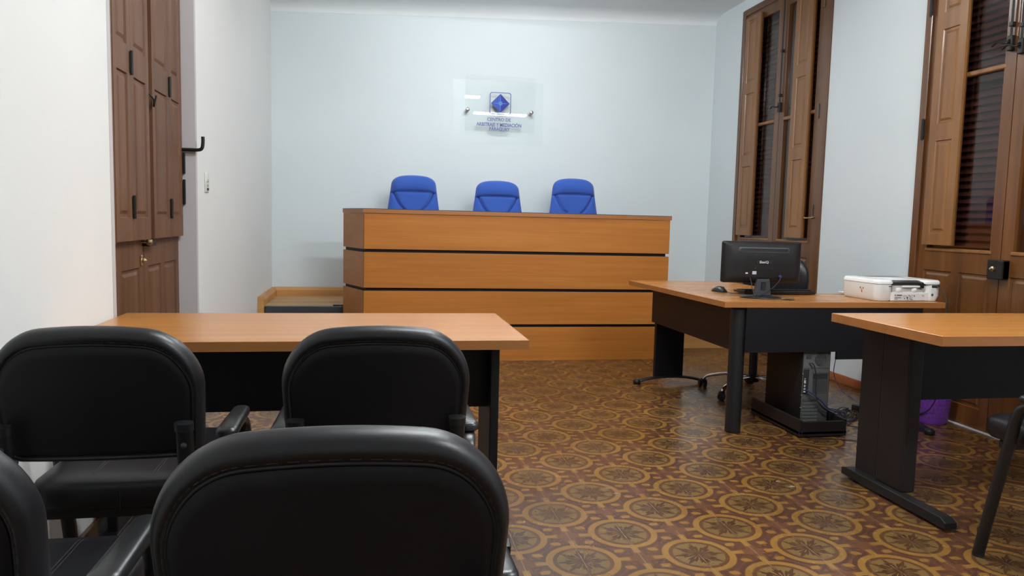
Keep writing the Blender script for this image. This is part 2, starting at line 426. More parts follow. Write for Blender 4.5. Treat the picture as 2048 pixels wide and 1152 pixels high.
# ------------------------------------------------------------------ left door
def raised(bm, plane_x, y0, y1, z0, z1, d=.008, inw=.03, sgn=1):
    """recessed field with a raised centre, facing +x (sgn 1) or -x (sgn -1)"""
    X = lambda t: plane_x + sgn*t
    o = [(y0, z0), (y1, z0), (y1, z1), (y0, z1)]
    def ins(k): return [(y0+k, z0+k), (y1-k, z0+k), (y1-k, z1-k), (y0+k, z1-k)]
    rings = [[(X(0), a, b) for a, b in o], [(X(-d), a, b) for a, b in ins(.004)], [(X(-d), a, b) for a, b in ins(inw*.55)], [(X(-d*.2), a, b) for a, b in ins(inw)]]
    R = [[bm.verts.new(p) for p in r] for r in rings]
    for p, q in zip(R, R[1:]):
        for j in range(4): bm.faces.new((p[j], p[(j+1) % 4], q[(j+1) % 4], q[j]))
    bm.faces.new(R[-1])
def panelled(bm, plane_x, y0, y1, z0, z1, holes, thick, sgn=1):
    """slab with recessed panel fields (holes = list of y0,y1,z0,z1) on the face plane_x"""
    ys = sorted({y0, y1, *[h[0] for h in holes], *[h[1] for h in holes]})
    zs = sorted({z0, z1, *[h[2] for h in holes], *[h[3] for h in holes]})
    for i in range(len(ys)-1):
        for j in range(len(zs)-1):
            yc, zc = (ys[i]+ys[i+1])/2, (zs[j]+zs[j+1])/2
            if any(h[0] < yc < h[1] and h[2] < zc < h[3] for h in holes): continue
            f = bm.faces.new([bm.verts.new((plane_x, a, b)) for a, b in ((ys[i], zs[j]), (ys[i+1], zs[j]), (ys[i+1], zs[j+1]), (ys[i], zs[j+1]))])
    for h in holes: raised(bm, plane_x, *h, sgn=sgn)
    xb = plane_x - sgn*thick
    c = [(y0, z0), (y1, z0), (y1, z1), (y0, z1)]
    A = [bm.verts.new((plane_x, *p)) for p in c]; B = [bm.verts.new((xb, *p)) for p in c]
    for j in range(4): bm.faces.new((A[j], A[(j+1) % 4], B[(j+1) % 4], B[j]))
    bm.faces.new(B)
    bmesh.ops.remove_doubles(bm, verts=bm.verts[:], dist=1e-5)
def hinge(parent, x, y, z, h=.085, sgn=1, m='hinge'):
    bm = bmesh.new(); bx(bm, min(x, x+sgn*.004), max(x, x+sgn*.004), y-.014, y+.014, z-h/2, z+h/2)
    lathe(bm, [(.006, z-h/2-.006), (.006, z+h/2+.006)], (x+sgn*.006, y, 0), 8)
    return obj('hinge', bm, m, parent)
d1 = bpy.data.objects.new('door_1', None); COL.objects.link(d1); d1['kind'] = 'structure'
d1['label'] = 'tall brown double door with folding shutters in the left wall'
LX = DLX-.03                                # face of the leaves
for (y0, y1) in ((DL0+.005, 3.627), (3.633, DL1-.006)):
    bm = bmesh.new()
    w = (y1-y0); g = .06
    hs = []
    for k in range(2):
        a = y0+g+k*(w-g)/2; hs.append((a, a+(w-g)/2-g, .12, .88))
    panelled(bm, LX, y0, y1, .01, DLT-.01, hs, .035)
    obj('leaf', bm, 'doorwood', d1)
box('door_back', 'doordark', d1, LX-.06, LX-.036, DL0, DL1, 0, DLT)
for (ya, yb, yc) in ((3.18, 3.392, 3.645), (3.70, 3.985, 4.225)):
    for (p, q) in ((ya, yc),):
        for (s0, s1) in ((p, yb-.001), (yb+.001, q)):
            bm = bmesh.new(); e = .04
            panelled(bm, DLX, s0, s1, 1.005, DLT-.03, [(s0+e, s1-e, 1.10, 1.685), (s0+e, s1-e, 1.80, DLT-.12)], .026)
            sh = obj('shutter', bm, 'doorwood', d1)
    hinge(d1, DLX, yb, 1.735, m='iron'); hinge(d1, DLX, yb, 1.145, m='iron')
sh_top = bmesh.new(); bx(sh_top, LX, DLX-.002, 2.97, 3.18, 1.0, DLT-.02); obj('shutter_box', sh_top, 'doorwood', d1)
# knobs, lever and keyhole
turned('door_knob', 'brass', d1, [(.006, 0), (.006, .02), (.013, .024), (.016, .034), (.012, .044), (.002, .047)], (LX, 3.60, .992), 14, 'x')
bm = bmesh.new(); bx(bm, LX, LX+.03, 3.612, 3.625, .972, .99, .002); bx(bm, LX+.022, LX+.03, 3.612, 3.72, .972, .99, .002)
obj('door_lever', bm, 'iron', d1)
bm = bmesh.new(); bx(bm, LX, LX+.006, 3.575, 3.60, .885, .935, .004); lathe(bm, [(.009, 0), (.011, .012), (.003, .02)], (LX+.004, 3.588, .91), 12, 'x')
obj('keyhole_plate', bm, 'brass', d1)
bm = bmesh.new(); bx(bm, LX, LX+.022, 3.655, 3.69, 1.60, 1.67, .004); sweep(bm, [(LX+.02, 3.66, 1.66), (LX+.045, 3.665, 1.63), (LX+.04, 3.685, 1.60), (LX+.05, 3.69, 1.65)], .004, k=4)
pieces('shutter_latch', bm, 'iron', d1)
bm = bmesh.new(); bx(bm, DLX+.0, DLX+.012, 4.229, 4.243, 1.33, 1.44, .002); bx(bm, DLX, DLX+.012, 4.229, 4.243, 1.17, 1.30, .002)
pieces('edge_hinge', bm, 'iron', d1)
br = tag(tube('bar_bracket', 'iron', None, [(-1.01, 4.225, 1.455), (-.95, 4.225, 1.455), (-.905, 4.225, 1.456), (-.89, 4.225, 1.468), (-.886, 4.225, 1.50), (-.886, 4.225, 1.525)], .009, .009, (0, 1, 0), 8, 3),
         'black iron hook bracket sticking out of the left door reveal', 'bracket')
sw = thing('switch_strip', 'narrow ivory switch strip on the white wall right of the left door', 'light switch', (XL, 4.5, 1.297))
box('plate', 'ivory', sw, 0, .008, -.04, .04, -.055, .055, .004)
for dz in (-.036, -.01, .012):
    box('rocker', 'ink' if dz < -.03 else 'pink_grey', sw, .007, .013, -.018, .018, dz-.007, dz+.006, .002)

# ------------------------------------------------------------------ french doors of the right wall
def french(name, label, y0, y1, ztop, shut_far, shut_near, wide_near, detail):
    d = bpy.data.objects.new(name, None); COL.objects.link(d); d['kind'] = 'structure'; d['label'] = label
    yc = (y0+y1)/2; X = XR
    bm = bmesh.new(); fw = .055
    bx(bm, X-.012, X+.10, y1-fw, y1, 0, ztop+.05, .003, 1); bx(bm, X-.012, X+.10, y0, y0+fw+wide_near, 0, ztop+.05, .003, 1)
    bx(bm, X-.012, X+.10, y0+fw+wide_near, y1-fw, ztop, ztop+.05, .003, 1)
    obj('door_frame', bm, 'oldwood', d)
    LXf = X+.005
    for (a, b) in ((y0+fw+wide_near, yc-.003), (yc+.003, y1-fw)):
        st = .075; w = b-a
        leaf = bmesh.new()
        hs = [(a+.06+k*(w-.06)/2, a+(k+1)*(w-.06)/2, .12, .885) for k in range(2)]
        panelled(leaf, LXf, a, b, .005, 1.0, hs, .04, -1)
        bx(leaf, LXf, LXf+.04, a, a+st, 1.0, ztop); bx(leaf, LXf, LXf+.04, b-st, b, 1.0, ztop)
        bx(leaf, LXf, LXf+.04, a+st, b-st, ztop-.09, ztop)
        obj('leaf', leaf, 'oldwood', d)
        bar = bmesh.new()
        for zz in (2.03,): bx(bar, LXf-.004, LXf+.03, a+st-.01, b-st+.01, zz-.014, zz+.014, .005, 1)
        bx(bar, LXf-.008, LXf+.02, a+st-.012, b-st+.012, 1.0, 1.022, .005, 1)
        obj('glazing_bar', bar, 'oldwood_light', d)
        box('glass_pane', 'glass', d, LXf+.02, LXf+.023, a+st-.005, b-st+.005, 1.0, ztop-.085)
        sl = bmesh.new()
        z = 1.03
        while z < ztop-.1:
            v = [(LXf+.115, z), (LXf+.12, z+.006), (LXf+.155, z+.045), (LXf+.15, z+.039)]
            prism(sl, v, a+.05, b-.05, 'xz'); z += .044
        bx(sl, LXf+.10, LXf+.16, a, a+.055, .9, ztop); bx(sl, LXf+.10, LXf+.16, b-.055, b, .9, ztop)
        obj('louvre_shutter', sl, 'slat', d)
    box('night_shutter', 'doordark', d, X+.22, X+.23, y0, y1, 0, ztop+.05)
    # inner folding shutters, folded back against the glass
    zb, zt = 1.04, ztop-.04
    for (a, b), wl in ((shut_far, 'oldwood_light'), (shut_near, 'oldwood_light')):
        for layer in range(2):
            bm = bmesh.new(); f = XR-.030+layer*.020
            e = .055; n = 3; seg = (zt-zb)/n
            hs = [(a+e, b-e, zb+.07+k*seg, zb+(k+1)*seg-.03) for k in range(n)] if layer == 0 else []
            o_ = .012*layer
            panelled(bm, f, a+o_, b+o_, zb, zt, hs, .016, -1)
            obj('shutter', bm, wl if layer == 0 else 'oldwood', d)
    return d
dr2 = french('door_2', 'far tall french door with inner shutters in the right wall behind the monitor', W1[0], W1[1], WT, (6.315, 6.585), (5.485, 5.735), .055, 0)
dr3 = french('door_3', 'near tall french door with inner shutters in the right wall behind the printer', W2[0], W2[1], WT, (3.895, 4.135), (2.98, 3.20), 0, 1)
def cremone(d, y, zlow, ztop, zh):
    bm = bmesh.new()
    sweep(bm, [(XR-.010, y, zlow), (XR-.010, y, ztop)], .006, n=8)
    for z in (zlow+.1, zh, (zh+ztop)/2): bx(bm, XR-.020, XR+.006, y-.012, y+.012, z-.012, z+.012, .003)
    sweep(bm, [(XR-.018, y, zh), (XR-.04, y+.01, zh-.01), (XR-.045, y+.05, zh+.004), (XR-.045, y+.085, zh-.012)], .006, k=4, n=8)
    bx(bm, XR-.02, XR+.006, y-.016, y+.016, zh-.05, zh+.03, .004)
    return obj('cremone_bolt', bm, 'iron', d)
cremone(dr2, 5.955, 2.13, WT, 2.14); cremone(dr3, 3.60, 2.14, WT, 2.15); cremone(dr3, 3.53, 2.12, WT, 2.12)
for z in (2.85, 2.02, 1.25): hinge(dr2, XR-.012, 5.365, z, .10, -1)
for z in (1.75, 2.5, .6): hinge(dr3, XR-.012, 4.215, z, .12, -1, 'iron')
tube('shutter_catch', 'brass', dr2, [(XR-.02, 5.47, 1.205), (XR-.035, 5.43, 1.20), (XR-.035, 5.37, 1.20), (XR-.02, 5.33, 1.205)], .005, k=4)
bm = bmesh.new(); bx(bm, XR-.035, XR+.006, 3.50, 3.61, .868, .975, .004); bx(bm, XR-.042, XR+.004, 3.50, 3.53, .872, .971, .003)
lk = obj('rim_lock', bm, 'iron', dr3)
turned('lock_knob', 'brass', lk, [(.014, 0), (.014, -.008), (.006, -.012), (.006, -.02), (.002, -.022)], (XR-.035, 3.567, .925), 14, 'x')
bm = bmesh.new(); bx(bm, XR-.018, XR+.02, W2[0]+.03, W2[1]-.03, 0, .006, .002); struct(obj('trim_3', bm, 'jamb'))

# ------------------------------------------------------------------ platform
pf = thing('raised_platform', 'raised wooden platform along the back wall under the judges bench', 'platform', (0, 6.4, 0))
PZ, PY = .374, 6.39
box('riser', 'skirt_pine', pf, XL, XR, PY-6.4, PY-6.4+.02, 0, PZ-.012)
box('decking', 'platform_top', pf, XL, XR, PY-6.4+.005, YB-6.4-.012, PZ-.03, PZ)
bm = bmesh.new(); bx(bm, XL+.055, -.09, PY-6.4-.02, PY-6.4+.03, PZ-.055, PZ+.004, .006)
obj('rubber_nosing', bm, 'plastic_grey', pf)
bm = bmesh.new()
prism(bm, [(YB-6.4-.004, PZ), (YB-6.4-.03, PZ), (YB-6.4-.03, PZ+.055), (YB-6.4-.016, PZ+.082), (YB-6.4-.004, PZ+.082)], XL+.02, XR-.02, 'yz')
obj('skirting_board', bm, 'skirt_pine', pf)
bm = bmesh.new()
prism(bm, [(XL+.002, 0), (XL+.05, 0), (XL+.05, PZ+.035), (XL+.028, PZ+.082), (XL+.002, PZ+.082)], PY-6.4-.03, PY-6.4-.024+.02, 'xz')
prism(bm, [(XL+.002, PZ), (XL+.045, PZ), (XL+.045, PZ+.05), (XL+.028, PZ+.082), (XL+.002, PZ+.082)], PY-6.4-.004, YB-6.4-.032, 'xz')
pieces('side_skirting_board', bm, 'skirt_pine', pf)
bm = bmesh.new()
sweep(bm, [(-.33, PY-6.4+.03, PZ+.008), (-.28, PY-6.4-.0, PZ+.012), (-.22, PY-6.4+.01, PZ+.010), (-.17, PY-6.4+.03, PZ+.012)], .006, k=4)
obj('loose_nosing_strip', bm, 'plastic_grey', pf)

# ------------------------------------------------------------------ judges bench
jb = thing('judges_bench', 'long tall orange wood bench front with dark grooves before the back wall', 'reception counter', (-.075, 5.867, 0))
BW = 2.47; ZS = [0, .284, .571, .869, 1.155]
def bench_outline(k=0.0):   # plan: angled left return, straight front
    return [(-.17+k, .42), (0+k*.4, 0+k), (BW-k, 0+k), (BW-k, .42)]
for i in range(4):
    z0 = ZS[i]+(.012 if i else 0); z1 = ZS[i+1]-(.012 if i < 3 else 0)
    o = bench_outline(); t = .02
    bm = bmesh.new(); bx(bm, 0, BW, 0, t, z0, z1, .0012, 1); obj('front_panel', bm, 'laminate', jb)
    bm = bmesh.new(); prism(bm, [(-.17, .42), (-.002, 0), (-.002, t), (-.17+t, .42)], z0, z1, 'xy'); obj('side_panel', bm, 'laminate_y', jb)
    bm = bmesh.new(); bx(bm, BW-t, BW, t, .42, z0, z1); obj('side_panel', bm, 'laminate_y', jb)
bm = bmesh.new(); prism(bm, [(-.15, .42), (.014, .022), (BW-.022, .022), (BW-.022, .42)], .002, 1.15, 'xy'); obj('carcass', bm, 'black_panel', jb)
bm = bmesh.new(); prism(bm, [(-.178, .46), (-.006, -.008), (BW+.01, -.008), (BW+.01, .46)], 1.156, 1.186, 'xy', .001); obj('counter_top', bm, 'laminate_edge', jb)
bm = bmesh.new(); prism(bm, [(-.178, .46), (-.006, -.008), (BW+.01, -.008), (BW+.01, .46)], 1.1865, 1.191, 'xy'); obj('top_sheet', bm, 'plastic_grey', jb)

# ------------------------------------------------------------------ blue high back chairs
def blue_half(z):            # half width of the back at height z (local, top at 1.13)
    t = max(0, min(1, (z-.52)/.61))
    w = .245 - .055*max(0, (t-.35)/.65)**.8 if t > .35 else .245
    if t > .86: w *= max(0, 1-((t-.86)/.14)**3*.62)**.42
    if t < .1: w *= .75+.25*math.sqrt(t/.1)
    return w
def PWF(z): return .30+.56*max(0, (z-.825)/.16)**.62
def blue_front(u, z, hw):
    y = -.015
    uu = abs(u)
    edge = max(0, 1-uu**6)
    y -= .035*edge
    # head roll
    if z > .985: y -= .045*math.sqrt(max(0, 1-((z-1.055)/.074)**2))*max(0, 1-uu**4)**.5
    # central pad, U shaped
    pw = (.86 if z > .985 else PWF(z))
    if z < .985:
        s = uu/pw
        if s < 1: y -= .022*min(1, (1-s)*6)
        else: y -= .012*min(1, (s-1)*5)*edge
        y += .014*math.exp(-((s-1)/.07)**2)
    y += .018*math.exp(-((z-.985)/.008)**2)*max(0, 1-uu**3)
    return y
def make_blue():
    t = thing('executive_chair', '', 'chair')
    bm = bmesh.new(); nu, nv = 48, 90
    F = []
    for j in range(nv+1):
        z = .52+.61*j/nv; hw = blue_half(z); row = []
        for i in range(nu+1):
            u = -1+2*i/nu
            uu = math.sin(u*PI/2)
            zz = z - (.012*uu*uu if z > 1.0 else .012*uu*uu*max(0, (z-.8)/.2))
            lean = .10*(z-.52)
            row.append(bm.verts.new((uu*hw, blue_front(uu, z, hw)+lean - .03*(uu*uu)*(1 if z < 1 else 1), zz)))
        F.append(row)
    B = []
    for j in range(nv+1):
        z = .52+.61*j/nv; hw = blue_half(z)-.008; row = []
        for i in range(nu+1):
            uu = math.sin((-1+2*i/nu)*PI/2); lean = .10*(z-.52)
            zz = z-.006 - (.012*uu*uu if z > 1.0 else .012*uu*uu*max(0, (z-.8)/.2))
            row.append(bm.verts.new((uu*hw, .045*(1-uu**4)+.012+lean-.02*uu*uu, zz)))
        B.append(row)
    for j in range(nv):
        for i in range(nu):
            bm.faces.new((F[j][i], F[j][i+1], F[j+1][i+1], F[j+1][i])); bm.faces.new((B[j][i+1], B[j][i], B[j+1][i], B[j+1][i+1]))
        bm.faces.new((F[j][0], F[j+1][0], B[j+1][0], B[j][0])); bm.faces.new((F[j][nu], B[j][nu], B[j+1][nu], F[j+1][nu]))
    for i in range(nu):
        bm.faces.new((F[0][i], B[0][i], B[0][i+1], F[0][i+1])); bm.faces.new((F[nv][i], F[nv][i+1], B[nv][i+1], B[nv][i]))
    obj('backrest', bm, 'blue', t, smooth=True)
    bm = bmesh.new()
    for sg in (-1, 1):
        pts = []
        for k in range(16):
            z = .985-.158*k/15; pw = PWF(z)
            hw = blue_half(z); pts.append((sg*pw*hw, blue_front(pw, z, hw)+.10*(z-.52)-.03*pw*pw-.004, z-.012*pw*pw*max(0, (z-.8)/.2)))
        sweep(bm, pts, .0022, n=5)
    pts = []
    for k in range(21):
        u = -.86+1.72*k/20; hw = blue_half(.985); pts.append((u*hw, blue_front(u, .985, hw)+.0465-.03*u*u-.003, .985-.012*u*u+.010*(u/.86)**2))
    sweep(bm, pts, .0022, n=5)
    obj('seam', bm, 'blue_dark', t)
    bm = bmesh.new(); bx(bm, -.25, .25, -.42, -.0, .43, .54, .045, 4); obj('seat', bm, 'blue', t, sharp=60)
    turned('gas_column', 'black_metal', t, [(.028, .07), (.028, .28), (.018, .28), (.018, .43)], (0, -.08, 0), 16)
    bm = bmesh.new()
    for k in range(5):
        q = k*2*PI/5+.3; c, s = math.cos(q), math.sin(q)
        sweep(bm, [(.02*c, -.08+.02*s, .085), (.16*c, -.08+.16*s, .075), (.29*c, -.08+.29*s, .058)], .02, .012, (-s, c, 0), 8)
    obj('star_base', bm, 'black_metal', t)
    for k in range(5):
        q = k*2*PI/5+.3; c, s = math.cos(q), math.sin(q)
        bm = bmesh.new(); lathe(bm, [(.025, -.018), (.025, .018)], (.285*c, -.08+.285*s, .0252), 14, 'x'); obj('caster', bm, 'black_metal', t)
    return t
bc = make_blue()
blues = [(.345, 6.80, -.035, 0, 'blue fabric high-back chair behind the bench, leftmost of the three blue chairs'),
         (1.100, 6.78, .0, -.022, 'blue fabric high-back chair behind the bench, middle and lowest of the three blue chairs'),
         (1.815, 6.80, .03, .018, 'blue fabric high-back chair behind the bench, rightmost of the three blue chairs')]
for i, (x, y, rz, dz, lb) in enumerate(blues):
    c = bc if i == 0 else copy_tree(bc)
    c.location = (x, y, PZ); c.rotation_euler = (0, 0, rz)
    c.scale = (1, 1, 1+dz)
    tag(c, lb, 'chair', 'blue chairs behind the bench')

# ------------------------------------------------------------------ acrylic sign
sg = thing('acrylic_sign', 'clear acrylic sign with blue diamond logo and navy lettering on the back wall', 'sign', (1.175, YB, 2.2))
bm = bmesh.new(); bx(bm, -.445, .43, -.012, -.008, -.345, .25, .001, 1); obj('back_sheet', bm, 'acrylic_matte', sg)
def bowed(x): return -.070 - .002*(1-(x/.34)**2)
bm = bmesh.new(); NX = 40
fr_, bk_ = [], []
for i in range(NX+1):
    x = -.335+.675*i/NX
    zt = .285+.0*x
    fr_.append([bm.verts.new((x, bowed(x), z)) for z in (-.235, zt)]); bk_.append([bm.verts.new((x, bowed(x)+.004, z)) for z in (-.235, zt)])
for i in range(NX):
    bm.faces.new((fr_[i][0], fr_[i+1][0], fr_[i+1][1], fr_[i][1])); bm.faces.new((bk_[i+1][0], bk_[i][0], bk_[i][1], bk_[i+1][1]))
    bm.faces.new((fr_[i][1], fr_[i+1][1], bk_[i+1][1], bk_[i][1])); bm.faces.new((fr_[i][0], bk_[i][0], bk_[i+1][0], fr_[i+1][0]))
for i in (0, NX): bm.faces.new((fr_[i][0], fr_[i][1], bk_[i][1], bk_[i][0]))
obj('front_sheet', bm, 'acrylic', sg, sharp=40)
for x in (-.312, .305):
    turned('standoff', 'chrome', sg, [(.016, -.001), (.016, -.05), (.010, -.052), (.010, -.062), (.019, -.064), (.019, -.075), (.012, -.079)], (x, 0, -.04), 16, 'y')
YS = -.0785
bm = bmesh.new()      # rounded square outline
def rsq(h, r, n=5):
    out = []
    for cx, cz, a0 in ((h-r, h-r, 0), (-h+r, h-r, 90), (-h+r, -h+r, 180), (h-r, -h+r, 270)):
        for k in range(n+1):
            q = math.radians(a0+90*k/n); out.append((cx+r*math.cos(q), cz+r*math.sin(q)))
    return out
o1, o2 = rsq(.103, .022), rsq(.0955, .017)
A = [[bm.verts.new((a, y, .03+b)) for a, b in o] for o in (o1, o2) for y in (YS, YS+.002)]
for p, q in ((0, 2), (1, 3), (0, 1), (2, 3)):
    n = len(o1)
    for j in range(n): bm.faces.new((A[p][j], A[p][(j+1) % n], A[q][(j+1) % n], A[q][j]))
obj('logo_frame', bm, 'sign_ink', sg)
def tri(pts, m, y=0.0):
    bm = bmesh.new(); prism(bm, [(a, .03+b) for a, b in pts], YS-.001-y, YS+.001-y, 'xz'); return obj('logo_facet', bm, m, sg)
R_ = .090
tri([(0, R_), (R_, 0), (0, 0)], 'sign_blue'); tri([(0, R_), (0, 0), (-R_, 0)], 'sign_blue2')
tri([(0, -R_), (-R_, 0), (0, 0)], 'sign_blue2'); tri([(0, -R_), (0, 0), (R_, 0)], 'sign_blue')
bm = bmesh.new()
for k in range(4):
    q = k*PI/2; c, s = math.cos(q), math.sin(q)
    prism(bm, [(-.0022*s, .03+.0022*c), (.0022*s, .03-.0022*c), (R_*.95*c, .03+R_*.95*s)], YS-.0025, YS-.001, 'xz')
obj('logo_rays', bm, 'sign_white', sg)
star = []
for k in range(16):
    q = k*PI/8; r = .030 if k % 4 == 0 else (.017 if k % 2 else .023); star.append((r*math.cos(q), .03+r*math.sin(q)))
bm = bmesh.new(); prism(bm, star, YS-.004, YS-.0025, 'xz'); obj('logo_star', bm, 'sign_light', sg)
text('lettering', 'CENTRO DE', 'sign_ink', sg, .042, (-.01, YS, -.124), (PI/2, 0, 0), sx=.98, bold=.0007)
text('lettering', 'ARBITRAJE Y MEDIACIÓN', 'sign_ink', sg, .046, (-.008, YS, -.173), (PI/2, 0, 0), sx=.83, bold=.001)
text('lettering', 'PARAGUAY', 'sign_ink', sg, .046, (-.005, YS, -.214), (PI/2, 0, 0), sx=.83, bold=.001)

# ------------------------------------------------------------------ tables
def trestle(parent, x, thick, y0, y1, yf0, yf1, ztop, m_in, m_fr, arched=False):
    bm = bmesh.new(); bx(bm, x, x+thick, y0, y1, .045, ztop, .002, 1); lg = obj('leg_panel', bm, m_in, parent)
    bm = bmesh.new(); bx(bm, x-.001, x+thick+.001, y0-.012, y0+.001, .045, ztop, .003, 1); obj('leg_edge', bm, m_fr, lg)
    bm = bmesh.new()
    prism(bm, [(yf0, .008), (yf1, .008), (yf1, .032), (yf1-.03, .05), (yf0+.03, .05), (yf0, .034)], x-.012, x+thick+.012, 'yz', .003); obj('foot_bar', bm, 'black_metal', parent)
    bm = bmesh.new()
    for y in (yf0+.05, yf1-.05): lathe(bm, [(.016, 0), (.016, .012)], (x+thick/2, y, 0), 12)
    pieces('glide', bm, 'plastic', parent)
lt = thing('office_table', 'orange wood table with black modesty panel against the left wall, before two black chairs', 'table', (-.21, 2.7, 0))
bm = bmesh.new(); bx(bm, -.715, .708, -.332, .36, .7105, .742, .002, 1); obj('tabletop', bm, 'laminate_top', lt)
bm = bmesh.new(); bx(bm, -.715, .709, -.3335, -.332, .711, .741); bx(bm, .708, .7095, -.333, .36, .711, .741); obj('edge_banding', bm, 'laminate_edge', lt)
trestle(lt, .63, .030, -.04, .25, -.30, .33, .709, 'brown_panel', 'black_panel')
trestle(lt, -.665, .030, -.04, .25, -.30, .33, .709, 'brown_panel', 'black_panel')
box('modesty_panel', 'black_panel', lt, -.635, .63, .06, .078, .425, .709)
rt = thing('office_table', 'orange wood table with wide black leg panel at the right edge of the view', 'table', (2.68, 2.68, 0))
bm = bmesh.new(); bx(bm, -.672, .67, -.335, .33, .713, .751, .002, 1); obj('tabletop', bm, 'laminate_top', rt)
bm = bmesh.new(); bx(bm, -.6735, -.672, -.335, .33, .714, .750); bx(bm, -.673, .67, -.3365, -.335, .714, .750); obj('edge_banding', bm, 'laminate_edge', rt)
def trestle_r(x):
    bm = bmesh.new(); bx(bm, x, x+.045, .16, .30, .045, .712, .003, 1); obj('leg_panel', bm, 'brown_panel', rt)
    bm = bmesh.new(); bx(bm, x-.012, x+.055, -.02, .152, .045, .712, .012, 3); obj('leg_panel', bm, 'brown_panel', rt)
    bm = bmesh.new()
    prism(bm, [(-.30, .012), (.34, .012), (.34, .042), (.31, .05), (-.27, .05), (-.30, .036)], x-.04, x+.012, 'yz', .003); obj('foot_bar', bm, 'black_metal', rt)
    bm = bmesh.new()
    for y in (-.25, .28): lathe(bm, [(.02, 0), (.02, .014)], (x-.012, y, 0), 12)
    pieces('glide', bm, 'plastic', rt)
trestle_r(-.53); trestle_r(.50)
box('modesty_panel', 'black_panel', rt, -.475, .49, .07, .088, .415, .712)

# ------------------------------------------------------------------ L shaped computer desk
cd = thing('computer_desk', 'L-shaped orange wood computer desk with black supports beside the right wall', 'desk', (2.3, 4.2, 0))
def DP(p): return (p[0]-2.3, p[1]-4.2)
outline = [(1.838, 3.70), (3.168, 3.70), (3.175, 4.20), (2.95, 4.24), (2.58, 4.16), (2.53, 4.28), (2.53, 5.06), (1.778, 5.06)]
bm = bmesh.new(); prism(bm, [DP(p) for p in outline], .692, .7225, 'xy'); obj('tabletop', bm, 'laminate_top', cd)
bm = bmesh.new(); prism(bm, [DP((1.8365, 3.699)), DP((3.169, 3.699)), DP((3.169, 3.7)), DP((1.8375, 3.7))], .6925, .7215, 'xy')
prism(bm, [DP((1.8365, 3.6995)), DP((1.8375, 3.7)), DP((1.778, 5.06)), DP((1.7765, 5.06))], .6925, .7215, 'xy'); obj('edge_banding', bm, 'laminate_edge', cd)
turned('cylinder_leg', 'black_metal', cd, [(.036, 0), (.042, .004), (.042, .68), (.03, .691)], (*DP((1.945, 3.755)), 0), 28)
# left end: panel on an arched foot
bm = bmesh.new(); bx(bm, 1.955-2.3, 2.165-2.3, 4.955-4.2, 4.995-4.2, .05, .691, .004, 1); obj('leg_panel', bm, 'black_panel', cd)
def arched_foot(bm, c, half, ax):
    pts = []
    for k in range(13):
        t = -1+k/6; pts.append((t*half, .052-.038*abs(t)**2.2))
    P = [(c[0]+a, c[1], z) if ax == 'x' else (c[0], c[1]+a, z) for a, z in pts]
    sweep(bm, P, .024, .010, (0, 1, 0) if ax == 'x' else (1, 0, 0), 10)
    for s in (-1, 1):
        q = (c[0]+s*(half-.012), c[1]) if ax == 'x' else (c[0], c[1]+s*(half-.012))
        lathe(bm, [(.022, 0), (.027, .006), (.027, .026), (.018, .034)], (q[0], q[1], 0), 14)
bm = bmesh.new(); arched_foot(bm, DP((2.075, 4.96)), .26, 'x'); obj('foot_bar', bm, 'black_metal', cd, sharp=50)
bm = bmesh.new(); bx(bm, 3.03-2.3, 3.065-2.3, 3.80-4.2, 4.02-4.2, .05, .691, .004, 1); obj('leg_panel', bm, 'black_panel', cd)
bm = bmesh.new(); arched_foot(bm, DP((3.03, 3.84)), .27, 'y'); obj('foot_bar', bm, 'black_metal', cd, sharp=50)
bm = bmesh.new(); prism(bm, [DP((1.955, 3.80)), DP((1.973, 3.80)), DP((1.948, 4.99)), DP((1.93, 4.99))], .438, .691, 'xy'); obj('modesty_panel', bm, 'brown_panel', cd)
bm = bmesh.new(); prism(bm, [(1.966-2.3, .448), (2.515-2.3, .448), (2.515-2.3, .405), (3.03-2.3, .405), (3.03-2.3, .691), (1.966-2.3, .691)], 3.703-4.2, 3.718-4.2, 'xz'); obj('modesty_panel', bm, 'black_panel', cd)
bm = bmesh.new(); lathe(bm, [(.03, 0), (.03, .002), (.022, .003)], (*DP((2.28, 3.82)), .7225), 16); obj('cable_grommet', bm, 'plastic', cd)

# ------------------------------------------------------------------ things on the computer desk
DZ = .7225
mo = thing('monitor', 'black flat monitor seen from behind on the corner of the computer desk', 'monitor', (2.165, 3.93, DZ), -.02)
bm = bmesh.new()
def mon_ring(hx, z0, z1, y, r):
    out = []
    for cx, cz, a0 in ((hx-r, z1-r, 0), (-hx+r, z1-r, 90), (-hx+r, z0+r, 180), (hx-r, z0+r, 270)):
        for k in range(5):
            q = math.radians(a0+90*k/4); out.append((cx+r*math.cos(q), y, cz+r*math.sin(q)))
    return out
ringloft(bm, [mon_ring(.232, .088, .316, .030, .008), mon_ring(.236, .085, .319, .026, .012), mon_ring(.236, .085, .319, .004, .012), mon_ring(.226, .094, .312, -.008, .014), mon_ring(.205, .112, .300, -.018, .02), mon_ring(.19, .12, .215, -.020, .02)])
mb = obj('housing', bm, 'plastic_matte', mo, sharp=40)
bm = bmesh.new(); ringloft(bm, [mon_ring(.226, .096, .309, .031, .004), mon_ring(.226, .096, .309, .0325, .004)]); obj('screen', bm, 'plastic', mo)
bm = bmesh.new(); ringloft(bm, [mon_ring(.160, .252, .290, -.016, .014), mon_ring(.150, .2565, .283, -.0215, .012), mon_ring(.142, .2600, .2775, -.0215, .008), mon_ring(.138, .262, .2755, -.014, .006)]); obj('vent_rim', bm, 'plastic_grey', mo, sharp=40)
bm = bmesh.new()
for k in range(34):
    x = -.134+.268*k/33; bx(bm, x-.0015, x+.0015, -.0185, -.013, .2625, .275)
obj('vent_grille', bm, 'plastic', mo)
